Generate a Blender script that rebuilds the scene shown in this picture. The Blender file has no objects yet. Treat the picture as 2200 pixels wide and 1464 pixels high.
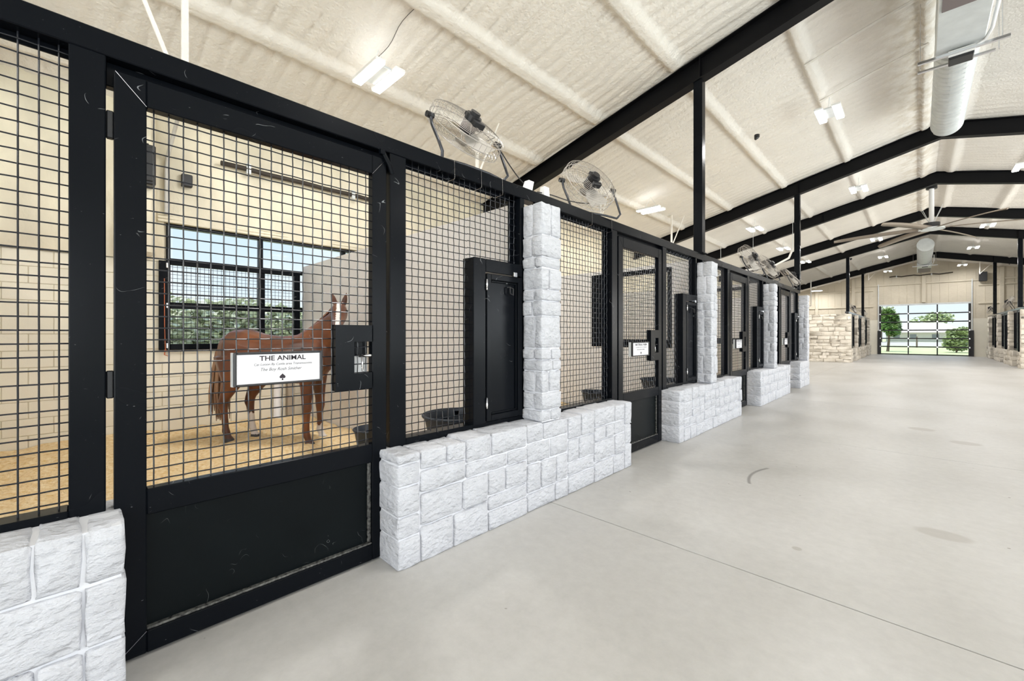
import bpy, math, random
import numpy as np
from mathutils import Vector, Matrix

R = math.radians
SC = bpy.context.scene
COL = SC.collection

# ------------------------------------------------------------------ camera
cam_d = bpy.data.cameras.new('camera')
cam = bpy.data.objects.new('camera', cam_d)
COL.objects.link(cam)
cam.location = (0, 0, 1.35)
cam.rotation_euler = (R(90), 0, math.atan2(873, 902))
cam_d.sensor_width = 36.0
cam_d.lens = 36.0 * 902 / 2200
cam_d.shift_y = -13.0 / 2200
cam_d.clip_start = 0.05
cam_d.clip_end = 400
SC.camera = cam

# ------------------------------------------------------------------ view + world + sun
SC.view_settings.view_transform = 'Standard'
SC.view_settings.look = 'None'
SC.view_settings.gamma = 1.0
SC.view_settings.use_curve_mapping = False
SC.view_settings.exposure = 0.30
SC.cycles.max_bounces = 10
SC.cycles.diffuse_bounces = 6
SC.cycles.glossy_bounces = 4
SC.cycles.transparent_max_bounces = 24
SC.cycles.transmission_bounces = 8
SC.cycles.caustics_reflective = False
SC.cycles.caustics_refractive = False
SC.cycles.sample_clamp_indirect = 6.0
SC.cycles.use_denoising = True

world = bpy.data.worlds.new('sky_world')
SC.world = world
world.use_nodes = True
wn, wl = world.node_tree.nodes, world.node_tree.links
wn.clear()
wo = wn.new('ShaderNodeOutputWorld')
wb = wn.new('ShaderNodeBackground')
wt = wn.new('ShaderNodeTexCoord')
ws = wn.new('ShaderNodeSeparateXYZ')
wr = wn.new('ShaderNodeValToRGB')
wr.color_ramp.elements[0].position = 0.0
wr.color_ramp.elements[0].color = (0.86, 0.93, 0.98, 1)
wr.color_ramp.elements[1].position = 0.7
wr.color_ramp.elements[1].color = (0.20, 0.42, 0.80, 1)
e = wr.color_ramp.elements.new(0.22)
e.color = (0.66, 0.82, 0.97, 1)
wc = wn.new('ShaderNodeTexNoise')
wc.inputs['Scale'].default_value = 3.0
wc.inputs['Detail'].default_value = 6.0
wmap = wn.new('ShaderNodeMapping')
wmap.inputs['Scale'].default_value = (1, 1, 3.5)
wcr = wn.new('ShaderNodeValToRGB')
wcr.color_ramp.elements[0].position = 0.45
wcr.color_ramp.elements[1].position = 0.68
wmix = wn.new('ShaderNodeMixRGB')
wmix.inputs[2].default_value = (0.95, 0.97, 1.0, 1)
wl.new(wt.outputs['Generated'], ws.inputs[0])
wl.new(ws.outputs['Z'], wr.inputs[0])
wl.new(wt.outputs['Generated'], wmap.inputs[0])
wl.new(wmap.outputs[0], wc.inputs['Vector'])
wl.new(wc.outputs['Fac'], wcr.inputs[0])
wl.new(wcr.outputs[0], wmix.inputs[0])
wl.new(wr.outputs[0], wmix.inputs[1])
wl.new(wmix.outputs[0], wb.inputs['Color'])
wb.inputs['Strength'].default_value = 0.92
wl.new(wb.outputs[0], wo.inputs[0])

def area_light(name, loc, rot, sx, sy, energy, color=(1, 1, 1), spread=180):
    d = bpy.data.lights.new(name, 'AREA')
    d.shape = 'RECTANGLE'
    d.size, d.size_y = sx, sy
    d.energy = energy
    d.color = color
    d.spread = R(spread)
    o = bpy.data.objects.new(name, d)
    o.location = loc
    o.rotation_euler = rot
    COL.objects.link(o)
    return o

sd = bpy.data.lights.new('sun', 'SUN')
sd.energy = 3.8
sd.angle = R(1.5)
sd.color = (1.0, 0.96, 0.9)
so = bpy.data.objects.new('sun', sd)
so.rotation_euler = (R(12), R(-14), 0)
COL.objects.link(so)

# added area lights at unseen right and rear doorways, tilted up to fill the ceiling
DAY_FILL = (0.90, 0.95, 1.0)
area_light('doorway_fill', (7.9, -3.0, 2.1), (0, R(122), 0), 3.6, 6.0, 270, DAY_FILL)
area_light('doorway_fill', (7.9, 5.0, 2.1), (0, R(124), 0), 3.6, 6.0, 310, DAY_FILL)
area_light('doorway_fill', (7.9, 12.0, 2.1), (0, R(124), 0), 3.6, 5.0, 340, DAY_FILL)
area_light('doorway_fill', (7.9, 20.0, 2.1), (0, R(104), 0), 3.6, 7.0, 430, (1.0, 0.97, 0.93))
area_light('rear_fill', (0.3, -8.4, 2.0), (R(114), 0, 0), 5.0, 3.8, 420, DAY_FILL)

# ------------------------------------------------------------------ materials
MATS = {}

def mat(name, col, rough=0.6, metal=0.0, var=0.0, vscale=4.0, bump=0.0, bscale=30.0, bdist=0.01,
        col2=None, coat=0.0, stretch=None, spec=0.5, detail=4.0, emit=None, estr=0.0):
    if name in MATS:
        return MATS[name]
    m = bpy.data.materials.new(name)
    m.use_nodes = True
    n, l = m.node_tree.nodes, m.node_tree.links
    p = n['Principled BSDF']
    p.inputs['Base Color'].default_value = (*col, 1)
    p.inputs['Roughness'].default_value = rough
    p.inputs['Metallic'].default_value = metal
    p.inputs['Specular IOR Level'].default_value = spec
    if coat:
        p.inputs['Coat Weight'].default_value = coat
        p.inputs['Coat Roughness'].default_value = 0.15
    if emit:
        p.inputs['Emission Color'].default_value = (*emit, 1)
        p.inputs['Emission Strength'].default_value = estr
    vec = None
    if var or bump:
        g = n.new('ShaderNodeNewGeometry')
        mp = n.new('ShaderNodeMapping')
        l.new(g.outputs['Position'], mp.inputs[0])
        if stretch:
            mp.inputs['Scale'].default_value = stretch
        vec = mp.outputs[0]
    if var:
        t = n.new('ShaderNodeTexNoise')
        t.inputs['Scale'].default_value = vscale
        t.inputs['Detail'].default_value = detail
        l.new(vec, t.inputs['Vector'])
        cr = n.new('ShaderNodeMapRange')
        cr.inputs['From Min'].default_value = 0.3
        cr.inputs['From Max'].default_value = 0.7
        l.new(t.outputs['Fac'], cr.inputs['Value'])
        mx = n.new('ShaderNodeMixRGB')
        c2 = col2 or tuple(c * (1 - var) for c in col)
        mx.inputs[1].default_value = (*col, 1)
        mx.inputs[2].default_value = (*c2, 1)
        l.new(cr.outputs[0], mx.inputs[0])
        l.new(mx.outputs[0], p.inputs['Base Color'])
    if bump:
        t = n.new('ShaderNodeTexNoise')
        t.inputs['Scale'].default_value = bscale
        t.inputs['Detail'].default_value = 5.0
        l.new(vec, t.inputs['Vector'])
        b = n.new('ShaderNodeBump')
        b.inputs['Strength'].default_value = bump
        b.inputs['Distance'].default_value = bdist
        l.new(t.outputs['Fac'], b.inputs['Height'])
        l.new(b.outputs[0], p.inputs['Normal'])
    MATS[name] = m
    return m

def scratches(m, base, scale=3.0, width=0.0022, bright=(0.22, 0.23, 0.24, 1), lo=0.60):
    """thin curved scratches: contour lines of a soft noise, kept only in patches"""
    n, l = m.node_tree.nodes, m.node_tree.links
    g = n.new('ShaderNodeNewGeometry')
    a = n.new('ShaderNodeTexNoise'); a.inputs['Scale'].default_value = scale * 2.2; a.inputs['Detail'].default_value = 1.0
    l.new(g.outputs['Position'], a.inputs['Vector'])
    s1 = n.new('ShaderNodeMath'); s1.operation = 'SUBTRACT'; s1.inputs[1].default_value = 0.5
    l.new(a.outputs['Fac'], s1.inputs[0])
    s2 = n.new('ShaderNodeMath'); s2.operation = 'ABSOLUTE'; l.new(s1.outputs[0], s2.inputs[0])
    s3 = n.new('ShaderNodeMath'); s3.operation = 'LESS_THAN'; s3.inputs[1].default_value = width
    l.new(s2.outputs[0], s3.inputs[0])
    b = n.new('ShaderNodeTexNoise'); b.inputs['Scale'].default_value = 9.0; b.inputs['Detail'].default_value = 2.0
    l.new(g.outputs['Position'], b.inputs['Vector'])
    s4 = n.new('ShaderNodeMapRange'); s4.inputs['From Min'].default_value = lo; s4.inputs['From Max'].default_value = lo + 0.08
    l.new(b.outputs['Fac'], s4.inputs['Value'])
    s5 = n.new('ShaderNodeMath'); s5.operation = 'MULTIPLY'; l.new(s3.outputs[0], s5.inputs[0]); l.new(s4.outputs[0], s5.inputs[1])
    k = n.new('ShaderNodeMixRGB'); k.inputs[2].default_value = bright
    l.new(s5.outputs[0], k.inputs[0]); l.new(base, k.inputs[1])
    return k.outputs[0]

def steel_mat():
    """black painted steel with fine scratches and specks of worn paint"""
    m = mat('black_painted_steel', (0.0035, 0.0045, 0.0065), 0.30, spec=0.09, bump=0.10, bscale=3.0, bdist=0.01)
    n, l = m.node_tree.nodes, m.node_tree.links
    p = n['Principled BSDF']
    g = n.new('ShaderNodeNewGeometry')
    mp = n.new('ShaderNodeMapping')
    mp.inputs['Scale'].default_value = (1, 1, 4)
    mp.inputs['Rotation'].default_value = (0.6, 0.2, 0)
    l.new(g.outputs['Position'], mp.inputs[0])
    t = n.new('ShaderNodeTexNoise')
    t.inputs['Scale'].default_value = 55
    t.inputs['Detail'].default_value = 3
    l.new(mp.outputs[0], t.inputs['Vector'])
    r = n.new('ShaderNodeValToRGB')
    r.color_ramp.elements[0].position = 0.745
    r.color_ramp.elements[1].position = 0.80
    l.new(t.outputs['Fac'], r.inputs[0])
    mx = n.new('ShaderNodeMixRGB')
    mx.inputs[1].default_value = (0.0035, 0.0045, 0.0065, 1)
    mx.inputs[2].default_value = (0.25, 0.26, 0.27, 1)
    l.new(r.outputs[0], mx.inputs[0])
    l.new(scratches(m, mx.outputs[0]), p.inputs['Base Color'])
    t2 = n.new('ShaderNodeTexNoise')
    t2.inputs['Scale'].default_value = 2.5
    l.new(g.outputs['Position'], t2.inputs['Vector'])
    mr = n.new('ShaderNodeMapRange')
    mr.inputs['To Min'].default_value = 0.16
    mr.inputs['To Max'].default_value = 0.34
    l.new(t2.outputs['Fac'], mr.inputs['Value'])
    l.new(mr.outputs[0], p.inputs['Roughness'])
    return m

M_STEEL = steel_mat()
M_KICK = mat('black_kick_plate', (0.004, 0.006, 0.007), 0.35, spec=0.10, var=0.3, vscale=3)
_b = M_KICK.node_tree.nodes['Principled BSDF'].inputs['Base Color']
M_KICK.node_tree.links.new(scratches(M_KICK, _b.links[0].from_socket, 5.5, 0.0022, (0.13, 0.14, 0.14, 1), 0.60), _b)
M_WIRE = mat('black_wire', (0.012, 0.014, 0.020), 0.25, spec=0.7)
M_BEAM = mat('black_beam_paint', (0.004, 0.004, 0.005), 0.45, spec=0.15)
M_STONE = mat('white_painted_stone', (0.60, 0.61, 0.65), 0.75, var=0.12, vscale=9, bump=0.9, bscale=17, bdist=0.03, stretch=(1.2, 1.2, 2.0))
M_MORTAR = mat('white_painted_mortar', (0.72, 0.73, 0.77), 0.8, bump=0.3, bscale=40, bdist=0.006)
M_TANSTONE = mat('cream_painted_stone', (0.74, 0.68, 0.59), 0.8, var=0.10, vscale=7, bump=0.7, bscale=14, bdist=0.03, stretch=(1, 1, 2.5))
M_TANMORTAR = mat('cream_mortar', (0.72, 0.66, 0.57), 0.85, bump=0.3, bscale=30, bdist=0.006)
M_FOAM = mat('sprayed_foam', (0.80, 0.765, 0.715), 0.85, var=0.06, vscale=1.6, bump=0.8, bscale=26, bdist=0.018)
def foam_stains():
    m = M_FOAM
    n, l = m.node_tree.nodes, m.node_tree.links
    p = n['Principled BSDF']
    base = p.inputs['Base Color'].links[0].from_socket
    g = n.new('ShaderNodeNewGeometry'); sx = n.new('ShaderNodeSeparateXYZ'); l.new(g.outputs['Position'], sx.inputs[0])
    a = n.new('ShaderNodeMath'); a.operation = 'SUBTRACT'; a.inputs[1].default_value = 0.0; l.new(sx.outputs['X'], a.inputs[0])
    b = n.new('ShaderNodeMath'); b.operation = 'ABSOLUTE'; l.new(a.outputs[0], b.inputs[0])
    c = n.new('ShaderNodeMapRange'); c.inputs['From Min'].default_value = 0.05; c.inputs['From Max'].default_value = 0.55
    c.inputs['To Min'].default_value = 1.0; c.inputs['To Max'].default_value = 0.0; l.new(b.outputs[0], c.inputs['Value'])
    t = n.new('ShaderNodeTexNoise'); t.inputs['Scale'].default_value = 5.0; t.inputs['Detail'].default_value = 8.0; l.new(g.outputs['Position'], t.inputs['Vector'])
    d = n.new('ShaderNodeMapRange'); d.inputs['From Min'].default_value = 0.40; d.inputs['From Max'].default_value = 0.62; l.new(t.outputs['Fac'], d.inputs['Value'])
    e_ = n.new('ShaderNodeMath'); e_.operation = 'MULTIPLY'; l.new(c.outputs[0], e_.inputs[0]); l.new(d.outputs[0], e_.inputs[1])
    f = n.new('ShaderNodeMath'); f.operation = 'MULTIPLY'; f.inputs[1].default_value = 0.5; l.new(e_.outputs[0], f.inputs[0])
    k = n.new('ShaderNodeMixRGB'); k.inputs[2].default_value = (0.40, 0.31, 0.19, 1)
    l.new(f.outputs[0], k.inputs[0]); l.new(base, k.inputs[1]); l.new(k.outputs[0], p.inputs['Base Color'])
foam_stains()
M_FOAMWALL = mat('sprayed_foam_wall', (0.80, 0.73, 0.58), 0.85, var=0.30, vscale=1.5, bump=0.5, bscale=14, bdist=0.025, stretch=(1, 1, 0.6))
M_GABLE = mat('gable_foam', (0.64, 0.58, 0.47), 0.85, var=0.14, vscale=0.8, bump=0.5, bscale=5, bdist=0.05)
M_CMU = mat('cream_block', (0.80, 0.76, 0.65), 0.7, var=0.06, vscale=3, bump=0.35, bscale=110, bdist=0.004)
M_CMUJ = mat('cream_block_joint', (0.66, 0.61, 0.50), 0.8)
M_PART = mat('white_partition_board', (0.82, 0.80, 0.81), 0.55, var=0.05, vscale=2.2, bump=0.08, bscale=20)
M_BLACKP = mat('black_plastic', (0.012, 0.012, 0.014), 0.45)
M_RUBBER = mat('dark_blue_rubber', (0.012, 0.02, 0.034), 0.6)
M_CHROME = mat('bright_metal', (0.7, 0.7, 0.72), 0.22, metal=1.0)
M_GALV = mat('galvanised_sheet', (0.66, 0.69, 0.70), 0.48, metal=0.35, var=0.15, vscale=5)
M_CAGE = mat('fan_cage_wire', (0.36, 0.33, 0.30), 0.4, metal=0.1)
M_BLADE = mat('fan_blade_metal', (0.50, 0.47, 0.43), 0.35, metal=0.4)
M_CREASE = mat('crease_shade', (0.12, 0.11, 0.10), 0.6)
M_WHITE = mat('white_plastic', (0.82, 0.82, 0.82), 0.5)
M_SIGN = mat('sign_board_white', (0.88, 0.87, 0.90), 0.6, var=0.08, vscale=10, stretch=(1, 1, 9))
M_INK = mat('sign_ink', (0.02, 0.012, 0.02), 0.6)
M_INK2 = mat('sign_ink_grey', (0.10, 0.10, 0.11), 0.6)
M_HVLS = mat('brown_fan_blade', (0.22, 0.18, 0.14), 0.5)
M_GRILL = mat('duct_grille', (0.16, 0.13, 0.13), 0.6)
M_SLAB = None
M_LED = mat('led_diffuser', (1, 1, 1), 0.5, emit=(1, 0.99, 0.97), estr=9.0)
M_CORD = mat('orange_cord', (0.45, 0.13, 0.06), 0.7)
M_BLACKROD = mat('dark_slot', (0.03, 0.022, 0.016), 0.7)
M_GRASS = mat('sunlit_grass', (0.60, 0.66, 0.36), 0.9, var=0.25, vscale=0.5, bump=0.5, bscale=20)
M_LEAF = mat('green_leaf', (0.14, 0.27, 0.08), 0.6, var=0.5, vscale=1.2, col2=(0.22, 0.32, 0.10))
M_LEAF2 = mat('pale_green_leaf', (0.36, 0.44, 0.22), 0.6, var=0.5, vscale=0.7, col2=(0.55, 0.60, 0.38))
M_BARK = mat('tree_bark', (0.16, 0.12, 0.09), 0.9)
M_TRACTORW = mat('pale_house_wall', (0.62, 0.60, 0.58), 0.8)
M_ROOFING = mat('pale_roofing', (0.55, 0.50, 0.46), 0.8)

def glass_mat():
    m = bpy.data.materials.new('clear_pane')
    m.use_nodes = True
    n, l = m.node_tree.nodes, m.node_tree.links
    n.clear()
    o = n.new('ShaderNodeOutputMaterial')
    mx = n.new('ShaderNodeMixShader')
    f = n.new('ShaderNodeFresnel')
    f.inputs[0].default_value = 1.10
    t = n.new('ShaderNodeBsdfTransparent')
    t.inputs[0].default_value = (0.96, 0.98, 0.98, 1)
    g = n.new('ShaderNodeBsdfGlossy')
    g.inputs['Roughness'].default_value = 0.02
    l.new(f.outputs[0], mx.inputs[0])
    l.new(t.outputs[0], mx.inputs[1])
    l.new(g.outputs[0], mx.inputs[2])
    l.new(mx.outputs[0], o.inputs[0])
    return m
M_GLASS = glass_mat()

def ao_free_concrete():
    m = mat('polished_concrete', (0.52, 0.510, 0.495), 0.42, spec=0.3, var=0.16, vscale=1.1, col2=(0.435, 0.422, 0.40),
            bump=0.12, bscale=60, bdist=0.003, stretch=(1.0, 0.45, 1))
    n, l = m.node_tree.nodes, m.node_tree.links
    p = n['Principled BSDF']
    base = p.inputs['Base Color'].links[0].from_socket
    g = n.new('ShaderNodeNewGeometry')
    # fine mottling
    t = n.new('ShaderNodeTexNoise'); t.inputs['Scale'].default_value = 14; t.inputs['Detail'].default_value = 8
    t.inputs['Roughness'].default_value = 0.7
    l.new(g.outputs['Position'], t.inputs['Vector'])
    mr = n.new('ShaderNodeMapRange'); mr.inputs['From Min'].default_value = 0.3; mr.inputs['From Max'].default_value = 0.7
    mr.inputs['To Min'].default_value = 0.93; mr.inputs['To Max'].default_value = 1.06
    l.new(t.outputs['Fac'], mr.inputs['Value'])
    mu = n.new('ShaderNodeMixRGB'); mu.blend_type = 'MULTIPLY'; mu.inputs[0].default_value = 1
    l.new(base, mu.inputs[1]); l.new(mr.outputs[0], mu.inputs[2])
    cur = mu.outputs[0]
    # small dark specks
    t2 = n.new('ShaderNodeTexNoise'); t2.inputs['Scale'].default_value = 16; t2.inputs['Detail'].default_value = 1
    l.new(g.outputs['Position'], t2.inputs['Vector'])
    rr = n.new('ShaderNodeValToRGB'); rr.color_ramp.elements[0].position = 0.79; rr.color_ramp.elements[1].position = 0.82
    l.new(t2.outputs['Fac'], rr.inputs[0])
    mm = n.new('ShaderNodeMixRGB'); mm.inputs[2].default_value = (0.22, 0.20, 0.18, 1)
    l.new(rr.outputs[0], mm.inputs[0]); l.new(cur, mm.inputs[1]); cur = mm.outputs[0]
    # oval damp stains
    sx = n.new('ShaderNodeSeparateXYZ'); l.new(g.outputs['Position'], sx.inputs[0])
    def M(op, a, b=None, c=None):
        k = n.new('ShaderNodeMath'); k.operation = op
        for i, q in enumerate((a, b, c)):
            if q is None: continue
            if isinstance(q, (int, float)): k.inputs[i].default_value = q
            else: l.new(q, k.inputs[i])
        return k.outputs[0]
    X, Y = sx.outputs['X'], sx.outputs['Y']
    def dist(cx, cy, ax, ay):
        return M('SQRT', M('ADD', M('POWER', M('DIVIDE', M('SUBTRACT', X, cx), ax), 2), M('POWER', M('DIVIDE', M('SUBTRACT', Y, cy), ay), 2)))
    def ramp(v, a, b):
        k = n.new('ShaderNodeMapRange'); k.interpolation_type = 'SMOOTHSTEP'
        k.inputs['From Min'].default_value = a; k.inputs['From Max'].default_value = b
        k.inputs['To Min'].default_value = 1; k.inputs['To Max'].default_value = 0
        l.new(v, k.inputs['Value']); return k.outputs[0]
    for cx, cy, ax, ay, s in STAINS:
        f = M('MULTIPLY', ramp(dist(cx, cy, ax, ay), 0.7, 1.05), s)
        k = n.new('ShaderNodeMixRGB'); k.inputs[2].default_value = (0.30, 0.27, 0.24, 1)
        l.new(f, k.inputs[0]); l.new(cur, k.inputs[1]); cur = k.outputs[0]
    cx, cy, rr_ = SCUFF
    d = dist(cx, cy, 1, 1)
    ring = ramp(M('ABSOLUTE', M('SUBTRACT', d, rr_)), 0.004, 0.022)
    side = M('MULTIPLY', M('GREATER_THAN', Y, cy - 0.30), M('MULTIPLY', M('LESS_THAN', X, cx - 0.70), M('LESS_THAN', Y, cy + 0.32)))
    k = n.new('ShaderNodeMixRGB'); k.inputs[2].default_value = (0.16, 0.15, 0.14, 1)
    l.new(M('MULTIPLY', M('MULTIPLY', ring, side), 0.75), k.inputs[0]); l.new(cur, k.inputs[1]); cur = k.outputs[0]
    l.new(cur, p.inputs['Base Color'])
    return m
STAINS = [(0.12, 4.05, 0.16, 0.10, 0.45), (0.03, 8.35, 0.16, 0.14, 0.5), (0.42, 7.65, 0.16, 0.13, 0.5), (-0.55, 3.15, 0.03, 0.03, 0.6)]
SCUFF = (-0.375, 4.52, 0.78)
M_FLOOR = ao_free_concrete()

def bedding_mat():
    m = mat('pine_shavings', (0.92, 0.76, 0.50), 0.9, var=0.35, vscale=26, col2=(0.72, 0.48, 0.20), bump=1.0, bscale=45, bdist=0.03, detail=8)
    return m
M_BED = bedding_mat()

# ------------------------------------------------------------------ mesh helpers
def fast_mesh(name, V, F, smooth=False, mats=None, mi=None):
    me = bpy.data.meshes.new(name)
    V = np.asarray(V, dtype=np.float32)
    if isinstance(F, np.ndarray) and F.ndim == 2:
        nf, k = F.shape
        me.vertices.add(len(V)); me.vertices.foreach_set('co', V.ravel())
        me.loops.add(nf * k); me.loops.foreach_set('vertex_index', F.astype(np.int32).ravel())
        me.polygons.add(nf)
        me.polygons.foreach_set('loop_start', np.arange(0, nf * k, k, dtype=np.int32))
        me.update(calc_edges=True)
    else:
        me.from_pydata([tuple(map(float, v)) for v in V], [], F)
    if smooth:
        me.polygons.foreach_set('use_smooth', [True] * len(me.polygons))
    for m in (mats or []):
        me.materials.append(m)
    if mi is not None:
        me.polygons.foreach_set('material_index', mi)
    me.update()
    return me

class MB:
    def __init__(s):
        s.v = []; s.f = []; s.mi = []; s.cur = 0
    def add(s, vs, fs):
        b = len(s.v)
        s.v.extend(vs)
        for f in fs:
            s.f.append(tuple(i + b for i in f)); s.mi.append(s.cur)
        return s
    def box(s, x0, x1, y0, y1, z0, z1):
        return s.add([(x0, y0, z0), (x1, y0, z0), (x1, y1, z0), (x0, y1, z0), (x0, y0, z1), (x1, y0, z1), (x1, y1, z1), (x0, y1, z1)],
                     [(0, 3, 2, 1), (4, 5, 6, 7), (0, 1, 5, 4), (1, 2, 6, 5), (2, 3, 7, 6), (3, 0, 4, 7)])
    def bbox(s, x0, x1, y0, y1, z0, z1, b=0.004):
        """box with chamfered edges"""
        b = min(b, (x1 - x0) / 3, (y1 - y0) / 3, (z1 - z0) / 3)
        vs = []; idx = {}
        for ix, (X, dx) in enumerate(((x0, 1), (x1, -1))):
            for iy, (Y, dy) in enumerate(((y0, 1), (y1, -1))):
                for iz, (Z, dz) in enumerate(((z0, 1), (z1, -1))):
                    idx[ix, iy, iz, 0] = len(vs); vs.append((X, Y + dy * b, Z + dz * b))
                    idx[ix, iy, iz, 1] = len(vs); vs.append((X + dx * b, Y, Z + dz * b))
                    idx[ix, iy, iz, 2] = len(vs); vs.append((X + dx * b, Y + dy * b, Z))
        fs = []
        for i in (0, 1):
            q = [(i, 0, 0, 0), (i, 1, 0, 0), (i, 1, 1, 0), (i, 0, 1, 0)]
            fs.append([idx[a] for a in (q if i else q[::-1])])
            q = [(0, i, 0, 1), (1, i, 0, 1), (1, i, 1, 1), (0, i, 1, 1)]
            fs.append([idx[a] for a in (q[::-1] if i else q)])
            q = [(0, 0, i, 2), (1, 0, i, 2), (1, 1, i, 2), (0, 1, i, 2)]
            fs.append([idx[a] for a in (q if i else q[::-1])])
        for a in (0, 1):
            for c in (0, 1):
                fs.append([idx[0, a, c, 1], idx[1, a, c, 1], idx[1, a, c, 2], idx[0, a, c, 2]])
                fs.append([idx[a, 0, c, 0], idx[a, 1, c, 0], idx[a, 1, c, 2], idx[a, 0, c, 2]])
                fs.append([idx[a, c, 0, 0], idx[a, c, 1, 0], idx[a, c, 1, 1], idx[a, c, 0, 1]])
        for a in (0, 1):
            for c in (0, 1):
                for d in (0, 1):
                    fs.append([idx[a, c, d, 0], idx[a, c, d, 1], idx[a, c, d, 2]])
        return s.add(vs, fs)
    def prism(s, pts, axis_vec):
        """extrude the closed 3d polygon pts by axis_vec"""
        n = len(pts)
        a = [tuple(p) for p in pts]
        b = [tuple(p[i] + axis_vec[i] for i in range(3)) for p in pts]
        fs = [tuple(range(n))[::-1], tuple(range(n, 2 * n))]
        for i in range(n):
            j = (i + 1) % n
            fs.append((i, j, n + j, n + i))
        return s.add(a + b, fs)
    def tube(s, pts, r, n=6, caps=True, r1=None, closed=False):
        P = [Vector(p) for p in pts]
        k = len(P)
        vs = []; fs = []
        up = None
        for i, p in enumerate(P):
            if closed:
                t = (P[(i + 1) % k] - P[i - 1])
            else:
                t = (P[min(i + 1, k - 1)] - P[max(i - 1, 0)])
            t.normalize()
            if up is None:
                up = Vector((0, 0, 1)) if abs(t.z) < 0.9 else Vector((1, 0, 0))
            a = t.cross(up)
            if a.length < 1e-5:
                a = t.cross(Vector((0, 1, 0)))
            a.normalize()
            b = a.cross(t); b.normalize(); up = b
            rr = r if r1 is None else r + (r1 - r) * i / max(1, k - 1)
            if isinstance(r, (list, tuple)):
                rr = r[i]
            for j in range(n):
                an = 2 * math.pi * j / n
                q = p + a * (rr * math.cos(an)) + b * (rr * math.sin(an))
                vs.append((q.x, q.y, q.z))
        m = k if closed else k - 1
        for i in range(m):
            i2 = (i + 1) % k
            for j in range(n):
                j2 = (j + 1) % n
                fs.append((i * n + j, i * n + j2, i2 * n + j2, i2 * n + j))
        if caps and not closed:
            fs.append(tuple(range(n))); fs.append(tuple(range((k - 1) * n, k * n))[::-1])
        return s.add(vs, fs)
    def ring(s, c, r, rt, axis='z', n=32, m=5, M=None):
        pts = []
        for i in range(n):
            a = 2 * math.pi * i / n
            p = Vector((r * math.cos(a), r * math.sin(a), 0))
            if axis == 'y': p = Vector((p.x, 0, p.y))
            if axis == 'x': p = Vector((0, p.x, p.y))
            if M: p = M @ p
            pts.append(p + Vector(c))
        return s.tube(pts, rt, m, closed=True)
    def cyl(s, p0, p1, r, n=16, r1=None):
        return s.tube([p0, p1], r, n, r1=r1)
    def mesh(s, name, mats, smooth=False):
        if not isinstance(mats, (list, tuple)): mats = [mats]
        me = bpy.data.meshes.new(name)
        me.from_pydata(s.v, [], s.f)
        for m in mats: me.materials.append(m)
        if len(mats) > 1: me.polygons.foreach_set('material_index', s.mi)
        if smooth: me.polygons.foreach_set('use_smooth', [True] * len(me.polygons))
        me.update()
        return me
    def build(s, name, mats, parent=None, smooth=False, kind=None):
        return link(name, s.mesh(name, mats, smooth), parent, kind)

def link(name, data, parent=None, kind=None):
    o = bpy.data.objects.new(name, data)
    COL.objects.link(o)
    if parent is not None:
        o.parent = parent
        # geometry is written in world coordinates: cancel the parent's location
        o.matrix_parent_inverse = Matrix.Translation(-parent.location)
    if kind: o['kind'] = kind
    return o

def tag(o, label=None, cat=None, group=None, kind=None):
    if label: o['label'] = label
    if cat: o['category'] = cat
    if group: o['group'] = group
    if kind: o['kind'] = kind
    return o

def thing(name, loc, label, cat, group=None):
    o = bpy.data.objects.new(name, None)
    o.location = loc
    o.empty_display_size = 0.1
    COL.objects.link(o)
    return tag(o, label, cat, group)

def struct(name, loc=(0, 0, 0), label=None, cat=None):
    o = bpy.data.objects.new(name, None)
    o.location = loc
    COL.objects.link(o)
    tag(o, label, cat, None, 'structure')
    return o

def copy_tree(o, label=None, group=None):
    r = o.copy(); COL.objects.link(r)
    if label: r['label'] = label
    if group: r['group'] = group
    for ch in list(o.children):
        c = ch.copy(); COL.objects.link(c); c.parent = r
        for g in list(ch.children):
            d = g.copy(); COL.objects.link(d); d.parent = c
    return r

# numpy value noise
def vnoise(x, y, seed=0):
    x = np.asarray(x, float); y = np.asarray(y, float)
    xi = np.floor(x).astype(np.int64); yi = np.floor(y).astype(np.int64)
    xf = x - xi; yf = y - yi
    def h(a, b):
        n = (a * 374761393 + b * 668265263 + seed * 974634777) & 0xffffffff
        n = ((n ^ (n >> 13)) * 1274126177) & 0xffffffff
        return ((n ^ (n >> 16)) & 0xffff) / 65535.0
    u = xf * xf * (3 - 2 * xf); v = yf * yf * (3 - 2 * yf)
    return (h(xi, yi) * (1 - u) + h(xi + 1, yi) * u) * (1 - v) + (h(xi, yi + 1) * (1 - u) + h(xi + 1, yi + 1) * u) * v - 0.5

def grid_faces(nx, ny):
    i = np.arange(nx - 1)[:, None] * ny + np.arange(ny - 1)[None, :]
    i = i.ravel()
    return np.stack([i, i + ny, i + ny + 1, i + 1], 1)

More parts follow.
